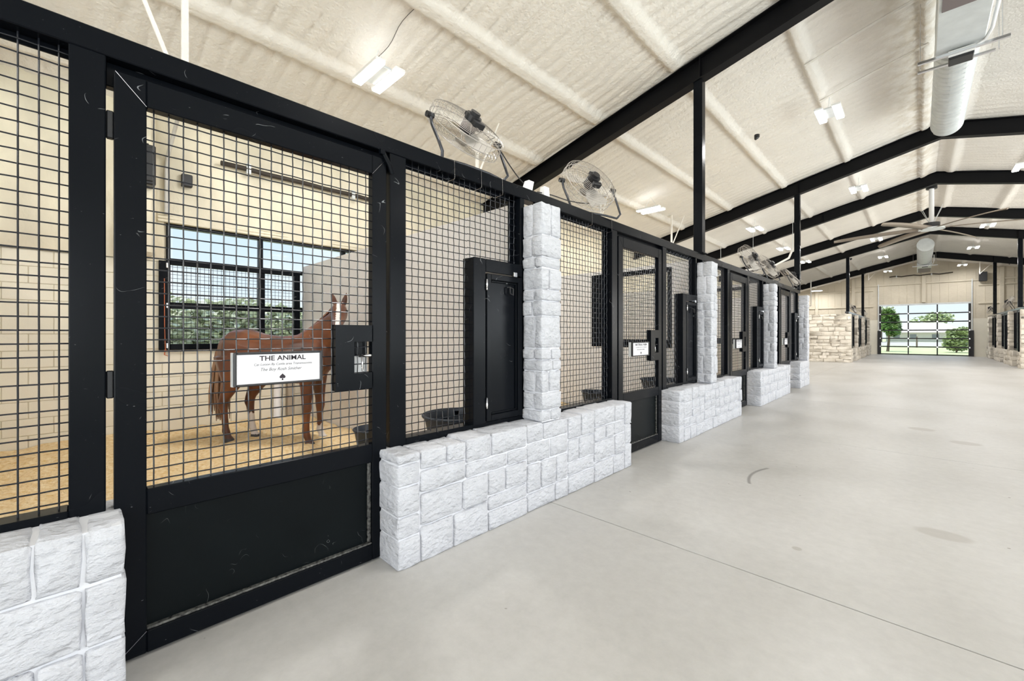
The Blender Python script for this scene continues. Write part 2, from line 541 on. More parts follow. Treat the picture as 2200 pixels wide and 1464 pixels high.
def rough_block_mesh(dx, dy, dz, seed, rough=0.006, seg=0.08, edge=0.012, m=None, nmax=4):
    """a squared stone centred on the origin, edges rounded, faces uneven"""
    rnd = random.Random(seed)
    def axis(d):
        k = max(1, min(nmax, int(round((d - 2 * edge) / seg))))
        e_ = min(edge, d * 0.2)
        return [0.0] + [e_ + (d - 2 * e_) * i / k for i in range(k + 1)] + [d]
    ax, ay, az = axis(dx), axis(dy), axis(dz)
    nx, ny, nz = len(ax) - 1, len(ay) - 1, len(az) - 1
    idx = {}; vs = []
    def get(i, j, k):
        key = (i, j, k)
        if key in idx: return idx[key]
        bi, bj, bk = i in (0, nx), j in (0, ny), k in (0, nz)
        x, y, z = ax[i] - dx / 2, ay[j] - dy / 2, az[k] - dz / 2
        nb = bi + bj + bk
        if nb >= 2:
            s_ = edge * (0.35 if nb == 2 else 0.45)
            if bi: x -= math.copysign(s_, x)
            if bj: y -= math.copysign(s_, y)
            if bk: z -= math.copysign(s_, z)
        x += rnd.uniform(-rough, rough) * (1.0 if bi else 0.5)
        y += rnd.uniform(-rough, rough) * (1.0 if bj else 0.5)
        z += rnd.uniform(-rough, rough) * (1.0 if bk else 0.5)
        idx[key] = len(vs); vs.append((x, y, z))
        return idx[key]
    fs = []
    for i in range(nx):
        for j in range(ny):
            fs.append((get(i, j, 0), get(i, j + 1, 0), get(i + 1, j + 1, 0), get(i + 1, j, 0)))
            fs.append((get(i, j, nz), get(i + 1, j, nz), get(i + 1, j + 1, nz), get(i, j + 1, nz)))
    for i in range(nx):
        for k in range(nz):
            fs.append((get(i, 0, k), get(i + 1, 0, k), get(i + 1, 0, k + 1), get(i, 0, k + 1)))
            fs.append((get(i, ny, k), get(i, ny, k + 1), get(i + 1, ny, k + 1), get(i + 1, ny, k)))
    for j in range(ny):
        for k in range(nz):
            fs.append((get(0, j, k), get(0, j, k + 1), get(0, j + 1, k + 1), get(0, j + 1, k)))
            fs.append((get(nx, j, k), get(nx, j + 1, k), get(nx, j + 1, k + 1), get(nx, j, k + 1)))
    return vs, fs

def stone(parent, x0, x1, y0, y1, z0, z1, seed, m, rough=0.006, seg=0.08, nmax=4):
    vs, fs = rough_block_mesh(x1 - x0, y1 - y0, z1 - z0, seed, rough, seg, nmax=nmax)
    me = bpy.data.meshes.new('stone')
    me.from_pydata(vs, [], fs)
    me.materials.append(m)
    me.polygons.foreach_set('use_smooth', [True] * len(me.polygons))
    me.update()
    o = bpy.data.objects.new('stone', me)
    COL.objects.link(o)
    o.parent = parent
    o.location = Vector(((x0 + x1) / 2, (y0 + y1) / 2, (z0 + z1) / 2)) - parent.location
    return o

def ashlar(y0, y1, z0, z1, rnd, wmax=0.42, hmax=0.22, wmin=0.13, hmin=0.10):
    w, h = y1 - y0, z1 - z0
    if h > hmax and (w <= wmax * 1.5 or rnd.random() < 0.6 * h / (h + w) + 0.25):
        k = rnd.uniform(0.36, 0.64) * h
        k = max(hmin, min(h - hmin, k))
        return ashlar(y0, y1, z0, z0 + k, rnd, wmax, hmax, wmin, hmin) + ashlar(y0, y1, z0 + k, z1, rnd, wmax, hmax, wmin, hmin)
    if w > wmax:
        k = rnd.uniform(0.3, 0.7) * w
        k = max(wmin, min(w - wmin, k))
        return ashlar(y0, y0 + k, z0, z1, rnd, wmax, hmax, wmin, hmin) + ashlar(y0 + k, y1, z0, z1, rnd, wmax, hmax, wmin, hmin)
    if w > 0.3 and rnd.random() < 0.4:
        k = w * rnd.uniform(0.4, 0.6)
        return [(y0, y0 + k, z0, z1), (y0 + k, y1, z0, z1)]
    return [(y0, y1, z0, z1)]

# ------------------------------------------------------------------ overall dimensions
XW = -7.3                     # left wall face
XR = 8.1                      # right wall face
YB = -8.6                     # rear wall
YF = 38.0                     # far gable wall
XRID, ZRID, SL = 0.38, 6.19, 0.24
FX = -2.33                    # front plane of the stall fronts
SX = -2.12                    # front plane of the stonework
BEAM_Y = [-1.0, 6.53, 13.70, 17.75, 22.5, 26.4, 34.2]
def roof_z(x): return ZRID - SL * abs(x - XRID)
def beam_z(x): return 5.83 - SL * abs(x - XRID)

# ================================================================== FLOOR
floor = struct('floor', (0, 0, 0))
MB().box(XW - 0.2, XR + 0.2, YB - 0.2, YF + 0.3, -0.30, -0.10).build('sub_base', mat('dark_joint', (0.10, 0.09, 0.08), 0.9), floor)
ys = [YB] + [2.647 + 3.853 * k for k in range(-2, 10)] + [YF]
xs = [XW, -2.47, 3.05, XR]
for i in range(len(ys) - 1):
    for j in range(3):
        g_ = 0.0040
        z1 = 0.0
        MB().bbox(xs[j] + g_, xs[j + 1] - g_, ys[i] + g_, ys[i + 1] - g_, -0.10, z1, 0.002).build('concrete_slab', M_FLOOR, floor)

# ================================================================== CEILING (sprayed foam over purlins)
PUR = [XRID - 0.28 - 1.385 * k for k in range(0, 6)]
PURR = [2 * XRID - p for p in PUR]
def roof_patch(side, ya, yb, dx, dy):
    if side < 0: xs_ = np.arange(XW - 0.2, XRID + dx * 0.5, dx); xs_[-1] = XRID
    else: xs_ = np.arange(XRID, XR + 0.3, dx)
    ys_ = np.arange(ya, yb + dy * 0.5, dy); ys_[-1] = yb
    X, Y = np.meshgrid(xs_, ys_, indexing='ij')
    Z = ZRID - SL * np.abs(X - XRID)
    d = np.full_like(X, 9.0)
    for p in (PUR if side < 0 else PURR):
        wob = 0.018 * vnoise(Y * 1.7, np.full_like(Y, p * 3), 3)
        q = (X - p - wob)
        # foam fillet is wider on the uphill side
        q = np.where((q if side < 0 else -q) > 0, np.abs(q) * np.where(Y < BEAM_Y[1], 0.55, 0.85), np.abs(q))
        d = np.minimum(d, q)
    s_ = np.clip(1 - (d - 0.045) / 0.045, 0, 1)
    bump = s_ * s_ * (3 - 2 * s_)
    for by in BEAM_Y:
        bump = bump * np.clip((np.abs(Y - by) - 0.10) / 0.10, 0, 1)
    Z = Z - 0.080 * bump
    # rolls of sprayed foam running up the slope: rounded ridges with sharp valleys between
    fade = 1 - 0.85 * bump
    band = np.floor((X - PUR[0]) / 1.385)
    w = Y + 0.20 * vnoise(X * 0.8, Y * 0.35, 5) + 0.05 * vnoise(X * 3.1, Y * 2.2, 6) + band * 0.37
    def rolls(t, seed):
        t = t + 0.35 * vnoise(t * 0.6, X * 0.3, seed + 1)
        fr = t - np.floor(t)
        amp = 0.6 + 1.0 * (vnoise(np.floor(t) + 0.5, X * 0.35 + band * 3, seed) + 0.5)
        return (np.sqrt(np.clip(1 - (2 * fr - 1) ** 2, 0, 1)) - 0.6) * amp
    near_p = np.clip(1 - (d - 0.08) / 0.5, 0, 1)
    Z = Z - (0.026 * rolls(w * 4.8, 7) + 0.012 * rolls(w * 12.0, 17)) * fade * (0.75 + 0.6 * near_p)
    Z = Z - 0.007 * vnoise(X * 16, Y * 22, 9)
    V = np.stack([X.ravel(), Y.ravel(), Z.ravel()], 1)
    return V, grid_faces(*X.shape)
ceil = struct('ceiling', (0, 0, 0))
for side, ya, yb, dx, dy in ((-1, -3.0, 14.0, 0.035, 0.028), (-1, 14.0, YF + 0.2, 0.06, 0.06), (1, 6.0, YF + 0.2, 0.08, 0.06)):
    V, F = roof_patch(side, ya, yb, dx, dy)
    link('foam_lining', fast_mesh('foam_lining', V, F, True, [M_FOAM]), ceil)
MB().prism([(XW - 0.2, YB - 0.2, roof_z(XW - 0.2)), (XRID, YB - 0.2, ZRID), (XRID, YB - 0.2, ZRID + 0.06), (XW - 0.2, YB - 0.2, roof_z(XW - 0.2) + 0.06)], (0, -3.0 - YB + 0.2, 0)).build('foam_lining', M_FOAM, ceil)
MB().prism([(XRID, YB - 0.2, ZRID), (XR + 0.3, YB - 0.2, roof_z(XR + 0.3)), (XR + 0.3, YB - 0.2, roof_z(XR + 0.3) + 0.06), (XRID, YB - 0.2, ZRID + 0.06)], (0, 6.0 - YB + 0.2, 0)).build('foam_lining', M_FOAM, ceil)
for sgn, xe in ((-1, XW - 0.5), (1, XR + 0.5)):
    MB().prism([(XRID, YB - 0.4, ZRID + 0.16), (xe, YB - 0.4, roof_z(xe) + 0.16), (xe, YB - 0.4, roof_z(xe) + 0.26), (XRID, YB - 0.4, ZRID + 0.26)], (0, YF - YB + 0.9, 0)).build('roof_sheet', M_GALV, ceil)

# thin foam-coated straps and purlin braces under the near roof
def strap(p0, p1, r=0.02):
    return MB().tube([p0, p1], r, 4)
for ya in (8.15, 9.6):
    pts = [(x, ya - 0.1 * math.sin((x + 1.4) * 1.2), roof_z(x) - 0.10) for x in np.linspace(PUR[1] - 0.03, PUR[0] + 0.02, 8)]
    MB().tube(pts, 0.022, 4).build('foam_strap', M_FOAM, ceil)

# ================================================================== LEFT WALL (block below, foam above)
wl_ = struct('wall_left', (XW, 0, 0))
WZ0, WZ1 = 1.144, 2.86
WIN = [(0.83, 4.42), (8.35, 11.95)]
def wall_boxes(mb, x0, x1, ya, yb, z0, z1, holes):
    y = ya
    for (h0, h1, hz0, hz1) in sorted(holes):
        if y < h0: mb.box(x0, x1, y, h0, z0, z1)
        if hz0 > z0: mb.box(x0, x1, h0, h1, z0, hz0)
        if hz1 < z1: mb.box(x0, x1, h0, h1, hz1, z1)
        y = h1
    if y < yb: mb.box(x0, x1, y, yb, z0, z1)
mb = MB(); mb.cur = 0
wall_boxes(mb, XW - 0.2, XW - 0.010, YB, YF, 0, 2.33, [(a, b, WZ0, 2.33) for a, b in WIN])
mb.build('block_backing', M_CMUJ, wl_)
# foam part as an uneven surface
def foam_wall():
    zs = np.arange(2.33, 4.46, 0.05); yy = np.arange(-3.0, 15.0, 0.05)
    Y, Z = np.meshgrid(yy, zs, indexing='ij')
    X = XW + 0.02 + 0.05 * vnoise(Y * 3.2, Z * 0.8, 21) + 0.03 * vnoise(Y * 8, Z * 5, 22)
    keep = []
    V = np.stack([X.ravel(), Y.ravel(), Z.ravel()], 1)
    F = grid_faces(*Y.shape)
    c = V[F].mean(1)
    k = np.ones(len(F), bool)
    for a, b in WIN:
        k &= ~((c[:, 1] > a - 0.02) & (c[:, 1] < b + 0.02) & (c[:, 2] < WZ1 + 0.02))
    return V, F[k]
V, F = foam_wall()
link('foam_lining', fast_mesh('foam_lining', V, F, True, [M_FOAMWALL]), wl_)
mb = MB()
wall_boxes(mb, XW - 0.2, XW - 0.045, YB, YF, 2.33, 4.6, [(a, b, 2.33, WZ1) for a, b in WIN])
mb.build('foam_backing', M_FOAMWALL, wl_)
MB().box(XW - 0.04, XW + 0.01, 14.9, YF, 2.33, 4.6).build('foam_lining', M_FOAMWALL, wl_)
MB().box(XW - 0.04, XW + 0.01, YB, -2.9, 2.33, 4.6).build('foam_lining', M_FOAMWALL, wl_)
# concrete blocks, one by one, where the stalls show them
blk_cache = {}
def block(y0, y1, z0, z1):
    if y1 - y0 < 0.03 or z1 - z0 < 0.03: return
    key = (round(y1 - y0, 3), round(z1 - z0, 3))
    if key not in blk_cache:
        m_ = MB(); m_.bbox(-0.05, 0, 0, key[0], 0, key[1], 0.004)
        blk_cache[key] = m_.mesh('block', M_CMU)
    o = bpy.data.objects.new('block', blk_cache[key]); COL.objects.link(o)
    o.parent = wl_; o.location = (0.0, y0, z0)
for r_ in range(12):
    z0 = r_ * 0.194; z1 = z0 + 0.187
    off = 0.197 if r_ % 2 else 0.0
    for k in range(-3, 17):
        y0 = k * 0.394 + off; y1 = y0 + 0.387
        if y0 > 6.4: continue
        a, b = WIN[0][0] - 0.02, WIN[0][1] + 0.02
        if z1 > WZ0:
            if y1 > a and y0 < b:
                if z0 < WZ0 - 0.03: block(y0, y1, z0, WZ0 - 0.012)
                else:
                    if y0 < a: block(y0, a, z0, z1)
                    if y1 > b: block(b, y1, z0, z1)
                continue
        block(y0, y1, z0, z1)

# windows: black frame with panes
def window(n, y0, y1):
    w = struct('window_%d' % n, (XW, y0, WZ0))
    x0, x1 = XW - 0.12, XW - 0.02
    t = 0.045
    MB().bbox(x0, x1, y0, y1, WZ0, WZ0 + t * 1.6).bbox(x0, x1, y0, y1, WZ1 - t, WZ1).bbox(x0, x1, y0, y0 + t, WZ0, WZ1).bbox(x0, x1, y1 - t, y1, WZ0, WZ1).build('window_frame', M_STEEL, w)
    ms = [y0 + (y1 - y0) * k / 3 for k in (1, 2)]
    ms = [y0 + 1.14, y1 - 1.14]
    for m_ in ms:
        MB().bbox(x0 + 0.01, x1, m_ - 0.03, m_ + 0.03, WZ0 + 0.05, WZ1 - 0.03).build('mullion', M_STEEL, w)
    MB().bbox(x0 + 0.01, x1, y0 + 0.02, y1 - 0.02, 2.33, 2.39).build('transom', M_STEEL, w)
    MB().bbox(x0 + 0.01, x1, y0 + 0.02, y1 - 0.02, 1.72, 1.79).build('transom', M_STEEL, w)
    edges = [y0 + t] + ms + [y1 - t]
    for a, b in zip(edges[:-1], edges[1:]):
        for za, zb in ((WZ0 + 0.07, 1.72), (1.79, 2.33), (2.39, WZ1 - t)):
            MB().box(x0 + 0.045, x0 + 0.051, a + 0.03, b - 0.03, za, zb).build('pane', M_GLASS, w)
    # foam-coated head trim
    for i, dz in enumerate((0.0, 0.045, 0.09)):
        MB().bbox(XW - 0.05, XW + 0.05 - 0.012 * i, y0 - 0.1, y1 + 0.1, WZ1 + dz, WZ1 + dz + 0.038, 0.008).build('head_trim', M_FOAMWALL, w)
    return w
for i, (a, b) in enumerate(WIN): window(i + 1, a, b)

# wire mesh panel in a plane x = const
def wire_grid(mb, x, y0, y1, z0, z1, pitch=0.0508, r=0.0031, crimp=True, n=5):
    ny = max(1, int(round((y1 - y0) / pitch))); nz = max(1, int(round((z1 - z0) / pitch)))
    py = (y1 - y0) / ny; pz = (z1 - z0) / nz
    a = r * 0.7
    yc = [y0 + py * (i + 0.5) for i in range(ny)]
    zc = [z0 + pz * (i + 0.5) for i in range(nz)]
    for i, y in enumerate(yc):
        if crimp:
            pts = [(x, y, z0)] + [(x + a * (1 if (i + k) % 2 else -1), y, z) for k, z in enumerate(zc)] + [(x, y, z1)]
        else: pts = [(x - r * 0.6, y, z0), (x - r * 0.6, y, z1)]
        mb.tube(pts, r, n)
    for k, z in enumerate(zc):
        if crimp:
            pts = [(x, y0, z)] + [(x - a * (1 if (i + k) % 2 else -1), y, z) for i, y in enumerate(yc)] + [(x, y1, z)]
        else: pts = [(x + r * 0.6, y0, z), (x + r * 0.6, y1, z)]
        mb.tube(pts, r, n)

def window_guard(y0, y1, label):
    g = thing('window_guard', (XW + 0.03, (y0 + y1) / 2, 1.14), label, 'window guard', 'window guards of the stalls')
    x0, x1 = XW + 0.0, XW + 0.05
    z0, z1 = 1.14, 2.34
    for a, b, nm in ((y0, y0 + 0.12, 'side_rail'), (y1 - 0.09, y1, 'side_rail')):
        MB().bbox(x0, x1, a, b, z0, z1).build(nm, M_STEEL, g)
    MB().bbox(x0, x1, y0 + 0.12, y1 - 0.09, z0, z0 + 0.08).build('bottom_rail', M_STEEL, g)
    MB().bbox(x0, x1, y0 + 0.12, y1 - 0.09, z1 - 0.05, z1).build('top_rail', M_STEEL, g)
    MB().bbox(x0, x1 - 0.01, y0 + 0.12, y1 - 0.09, 1.70, 1.75).build('middle_rail', M_STEEL, g)
    ym = y0 + (y1 - y0) * 0.695
    MB().bbox(x0, x1 - 0.005, ym - 0.03, ym + 0.03, z0 + 0.08, z1 - 0.05).build('centre_bar', M_STEEL, g)
    m_ = MB(); wire_grid(m_, x1 - 0.012, y0 + 0.12, y1 - 0.09, z0 + 0.08, z1 - 0.05, 0.0508, 0.0026, False, 4)
    m_.build('wire_mesh', M_WIRE, g, kind='stuff')
    for zz in (1.20, 1.74, 2.28):
        MB().bbox(x1, x1 + 0.012, y0 + 0.075, y0 + 0.11, zz - 0.035, zz + 0.035).build('hinge', M_CHROME, g)
    return g
window_guard(0.745, 2.52, 'black hinged mesh guard over the window behind the chestnut horse')
window_guard(2.70, 4.45, 'black mesh window guard on the block wall of the second stall')
cd = MB(); cd.tube([(XW + 0.065, 0.80, 2.1), (XW + 0.07, 0.802, 1.5), (XW + 0.065, 0.81, 1.16), (XW + 0.06, 0.83, 1.12)], 0.005, 5).tube([(XW + 0.06, 0.81, 1.15), (XW + 0.075, 0.80, 1.08), (XW + 0.06, 0.84, 1.06), (XW + 0.075, 0.85, 1.11)], 0.008, 5)
tag(cd.build('cord', M_CORD), 'thin orange cord hanging down the left side of the window guard', 'cord')

# foam-covered wall post, speaker, conduit, slot vent, cable on the left wall
po = MB(); po.bbox(XW - 0.02, XW + 0.20, 0.40, 0.70, 2.36, 4.40, 0.05)
po.build('foam_covered_post', M_FOAMWALL, wl_)
sp = thing('wall_speaker', (XW + 0.2, 0.60, 3.25), 'black box on the foam-covered post high in the first stall', 'speaker')
MB().bbox(XW + 0.20, XW + 0.42, 0.50, 0.68, 3.22, 3.72, 0.015).build('cabinet', M_BLACKP, sp)
MB().bbox(XW + 0.42, XW + 0.44, 0.53, 0.66, 3.26, 3.68, 0.008).build('front_grille', M_BLACKP, sp)
MB().bbox(XW + 0.19, XW + 0.21, 0.55, 0.63, 3.70, 3.80, 0.004).build('bracket', M_STEEL, sp)
jb = MB(); jb.bbox(XW, XW + 0.1, 0.98, 1.10, 3.38, 3.55, 0.01)
tag(jb.build('junction_box', M_BLACKP), 'small black junction box beside the conduit above the window', 'junction box')
cn = MB(); cn.tube([(XW + 0.05, 0.82, 2.96), (XW + 0.05, 0.82, 3.55), (XW + 0.08, 0.83, 3.72), (XW + 0.85, 0.90, 4.28)], 0.022, 8)
tag(cn.build('conduit', mat('painted_conduit', (0.55, 0.53, 0.49), 0.5), smooth=True), 'grey conduit climbing the foam wall beside the window', 'conduit')
def slot(x0, x1, y0, y1, z, axis, label, zj=0.02):
    t = thing('tube_heater', ((x0 + x1) / 2, (y0 + y1) / 2, z), label, 'heater')
    m_ = MB()
    n = 10
    pts = []
    for i in range(n + 1):
        f = i / n
        pts.append((x0 + (x1 - x0) * f, y0 + (y1 - y0) * f, z + zj * math.sin(i * 2.1)))
    m_.tube(pts, 0.035, 6)
    m_.build('tube', M_BLACKROD, t, smooth=True)
    for f in (0.12, 0.68):
        px, py = x0 + (x1 - x0) * f, y0 + (y1 - y0) * f
        MB().bbox(px - 0.03, px + 0.03, py - 0.03, py + 0.03, z - 0.07, z + 0.08).build('bracket', M_GALV, t)
    return t
slot(XW + 0.12, XW + 0.12, 1.42, 4.3, 3.81, 'y', 'long dark tube on the foam wall above the horse window', 0.006)
slot(XW + 0.12, XW + 0.12, 4.9, 7.6, 3.42, 'y', 'dark wavy tube on the foam wall of the second stall', 0.02)

# pipe in the corner behind the horse
cp = MB(); cp.cyl((XW + 0.07, 2.17, 0), (XW + 0.07, 2.17, 1.14), 0.05, 12)
tag(cp.build('corner_pipe', M_PART, smooth=True), 'pale upright pipe against the block wall behind the horse', 'pipe')
cp = MB(); cp.bbox(XW + 0.0, XW + 0.10, 2.32, 2.42, 0, 1.13, 0.006)
tag(cp.build('wall_post', mat('tan_post', (0.42, 0.36, 0.29), 0.7)), 'tan square post in the stall corner behind the horse', 'post')

# ================================================================== RIGHT, REAR AND FAR WALLS
wr_ = struct('wall_right', (XR, 0, 0))
mb = MB(); wall_boxes(mb, XR, XR + 0.2, YB, YF, 0, 4.6, [(-6.0, 0.0, 0, 3.9), (2.0, 8.0, 0, 3.9), (9.5, 14.5, 0, 3.9), (16.5, 23.5, 0, 3.9)])
mb.build('foam_lining', M_FOAMWALL, wr_)
wb_ = struct('wall_back', (0, YB, 0))
mb = MB()
mb.box(XW - 0.2, -2.3, YB - 0.2, YB, 0, 4.4).box(2.9, XR + 0.2, YB - 0.2, YB, 0, 4.4).box(-2.3, 2.9, YB - 0.2, YB, 4.0, 4.4)
mb.prism([(XW - 0.2, YB - 0.2, 4.35), (XR + 0.2, YB - 0.2, 4.35), (XRID, YB - 0.2, ZRID + 0.1)], (0, 0.2, 0))
mb.build('foam_lining', M_FOAMWALL, wb_)

DX0, DX1, DZ = -1.92, 2.31, 3.36
wf_ = struct('wall_front', (0, YF, 0))
mb = MB()
def gable(mb, x0, x1, z0):
    xs_ = sorted(set([x0, x1] + ([XRID] if x0 < XRID < x1 else [])))
    lo = [(x, YF, z0) for x in (x0, x1)]
    hi = [(x, YF, roof_z(x) + 0.1) for x in reversed(xs_)]
    mb.prism(lo + hi, (0, 0.2, 0))
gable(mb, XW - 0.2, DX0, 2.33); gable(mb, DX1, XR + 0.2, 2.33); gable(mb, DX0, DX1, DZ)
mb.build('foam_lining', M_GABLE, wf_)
mb = MB(); mb.box(XW - 0.2, DX0, YF, YF + 0.2, 0, 2.33).box(DX1, XR + 0.2, YF, YF + 0.2, 0, 2.33)
mb.build('block_backing', M_CMU, wf_)
# girts and posts that show through the foam
for z in (3.25, 4.35):
    for x0, x1 in ((XW, DX0 - 0.3), (DX1 + 0.3, XR)):
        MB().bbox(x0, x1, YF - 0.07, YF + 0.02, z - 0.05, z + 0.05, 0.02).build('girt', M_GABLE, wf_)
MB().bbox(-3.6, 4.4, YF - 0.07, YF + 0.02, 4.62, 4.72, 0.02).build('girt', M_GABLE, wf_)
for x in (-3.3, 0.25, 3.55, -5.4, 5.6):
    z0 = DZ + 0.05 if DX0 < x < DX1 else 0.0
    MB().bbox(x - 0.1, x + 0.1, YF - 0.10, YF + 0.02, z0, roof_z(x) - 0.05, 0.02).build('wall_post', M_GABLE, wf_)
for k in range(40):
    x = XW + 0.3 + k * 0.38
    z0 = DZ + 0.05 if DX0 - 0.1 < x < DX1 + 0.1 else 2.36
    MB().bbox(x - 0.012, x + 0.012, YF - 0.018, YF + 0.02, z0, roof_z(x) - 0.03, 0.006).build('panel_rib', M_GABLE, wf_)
slot(-1.40, 1.55, YF - 0.12, YF - 0.12, 5.20, 'x', 'dark wavy tube high on the far gable wall above the glass door', 0.03)

# far overhead glass door, three panes by six rows
door = struct('door_1', (0.2, YF, 0))
fy0, fy1 = YF - 0.02, YF + 0.06
nrow, ncol = 6, 3
sx0, sx1 = DX0 + 0.10, DX1 - 0.10
for x0, x1 in ((DX0, sx0), (sx1, DX1)):
    MB().bbox(x0, x1, fy0, fy1, 0, DZ).build('stile', M_BLACKP, door)
MB().bbox(DX0, DX1, fy0 - 0.02, fy1, DZ - 0.10, DZ).build('head_rail', M_GALV, door)
rh = (DZ - 0.10) / nrow
for i in range(nrow + 1):
    zc = min(max(i * rh, 0.04), DZ - 0.13)
    if i < nrow: MB().bbox(sx0, sx1, fy0, fy1, zc - 0.035, zc + 0.035).build('rail', M_BLACKP, door)
cw = (sx1 - sx0) / ncol
for j in range(1, ncol):
    MB().bbox(sx0 + j * cw - 0.03, sx0 + j * cw + 0.03, fy0 + 0.002, fy1, 0.0, DZ - 0.1).build('mullion', M_BLACKP, door)
for i in range(nrow):
    for j in range(ncol):
        MB().box(sx0 + j * cw + 0.03, sx0 + (j + 1) * cw - 0.03, fy0 + 0.035, fy0 + 0.041, i * rh + 0.035, (i + 1) * rh - 0.035).build('pane', M_GLASS, door)
for i in range(1, nrow):
    for x in (DX0 + 0.05, sx0 + cw, sx0 + 2 * cw, DX1 - 0.05):
        MB().bbox(x - 0.035, x + 0.035, fy0 - 0.02, fy0, i * rh - 0.045, i * rh + 0.045).build('hinge', M_CHROME, door)
for x in (DX0 - 0.06, DX1 + 0.02):
    MB().bbox(x, x + 0.05, YF - 0.10, YF - 0.03, 0, 4.75).build('track', M_GALV, door)
    MB().bbox(x - 0.02, x + 0.10, YF - 0.12, YF - 0.02, 0, 1.6).build('jamb', M_BLACKP, door)

# ================================================================== RAFTERS AND COLUMNS
def rafter(y, label):
    t = thing('roof_beam', (XRID, y, 5.8), label, 'beam', 'black roof beams')
    for sgn, xe in ((-1, XW + 0.06), (1, XR)):
        def P(x, dz): return (x, beam_z(x) + dz)
        def plate(name, y0, y1, d0, d1):
            (xa, za), (xb, zb) = P(XRID, d0), P(xe, d0)
            m_ = MB(); m_.prism([(xa, y0, za), (xb, y0, zb), (xb, y0, zb + d1 - d0), (xa, y0, za + d1 - d0)], (0, y1 - y0, 0))
            m_.build(name, M_BEAM, t)
        plate('bottom_flange', y - 0.085, y + 0.085, 0.0, 0.014)
        plate('web', y - 0.006, y + 0.006, 0.014, 0.33)
        plate('top_flange', y - 0.085, y + 0.085, 0.33, 0.344)
    for x in (-2.35, 2.9):
        MB().bbox(x - 0.006, x + 0.006, y - 0.08, y + 0.08, beam_z(x) + 0.014, beam_z(x) + 0.33).build('stiffener', M_BEAM, t)
    return t
BL = ['black roof beam above the camera', 'nearest black roof beam in view, crossing above the first stone pillars',
      'second black roof beam, meeting the end of the near spiral duct', 'black roof beam just in front of the big ceiling fan',
      'black roof beam just beyond the big ceiling fan', 'black roof beam over the start of the far stalls',
      'farthest black roof beam, crossed by the far duct']
for y, lb in zip(BEAM_Y, BL): rafter(y, lb)
def column(x, y, z0, label, w=0.065):
    t = thing('steel_column', (x, y, z0), label, 'column', 'black steel columns')
    MB().bbox(x - w, x + w, y - w, y + w, z0, beam_z(x) + 0.002, 0.006).build('shaft', M_STEEL, t)
    MB().bbox(x - w - 0.03, x + w + 0.03, y - w - 0.03, y + w + 0.03, z0, z0 + 0.012, 0.003).build('base_plate', M_STEEL, t)
    return t
column(-2.38, 6.53, 2.563, 'black steel column rising behind the second stone pillar')
column(-2.38, 13.70, 2.563, 'black steel column rising behind the last near stone pillar')
column(-2.50, 26.4, 2.45, 'black steel column at the corner of the far left stalls')
column(-2.50, 34.2, 2.45, 'slimmer looking black column farther along the far left stalls')
column(2.95, 34.2, 2.45, 'black steel column standing in the far right stalls')
column(2.95, 26.4, 2.45, 'black steel column at the corner of the far right stalls')

# ================================================================== STALL FRONTS
WALLS = [(-1.25, 0.122), (1.26, 3.95), (5.16, 7.70), (8.88, 11.38), (12.55, 13.75)]
PILL = [(2.53, 2.77), (6.28, 6.52), (9.93, 10.17), (13.50, 13.74)]
#          hinge post        door           latch post      feed frame
STALL = [((-0.026, 0.077), (0.10, 1.306), (1.331, 1.445), (1.985, 2.555)),
         ((3.93, 4.04), (4.06, 5.12), (5.16, 5.27), (5.74, 6.30)),
         ((7.68, 7.79), (7.81, 8.80), (8.84, 8.95), (9.40, 9.95)),
         ((11.36, 11.47), (11.49, 12.47), (12.51, 12.62), (12.97, 13.52))]
ORD = ['first', 'second', 'third', 'fourth']
TZ = 2.466   # underside of the top rail

rail = MB(); rail.bbox(FX - 0.10, FX, -1.3, 13.80, TZ, 2.563, 0.004)
rail_o = tag(rail.build('top_rail', M_STEEL), 'long black steel rail running along the top of the near stall fronts', 'rail')
for hp_, dr, lp, fd in STALL:
    MB().bbox(FX - 0.10, FX - 0.055, hp_[1], lp[0], 2.37, TZ + 0.002).build('door_stop', M_STEEL, rail_o)

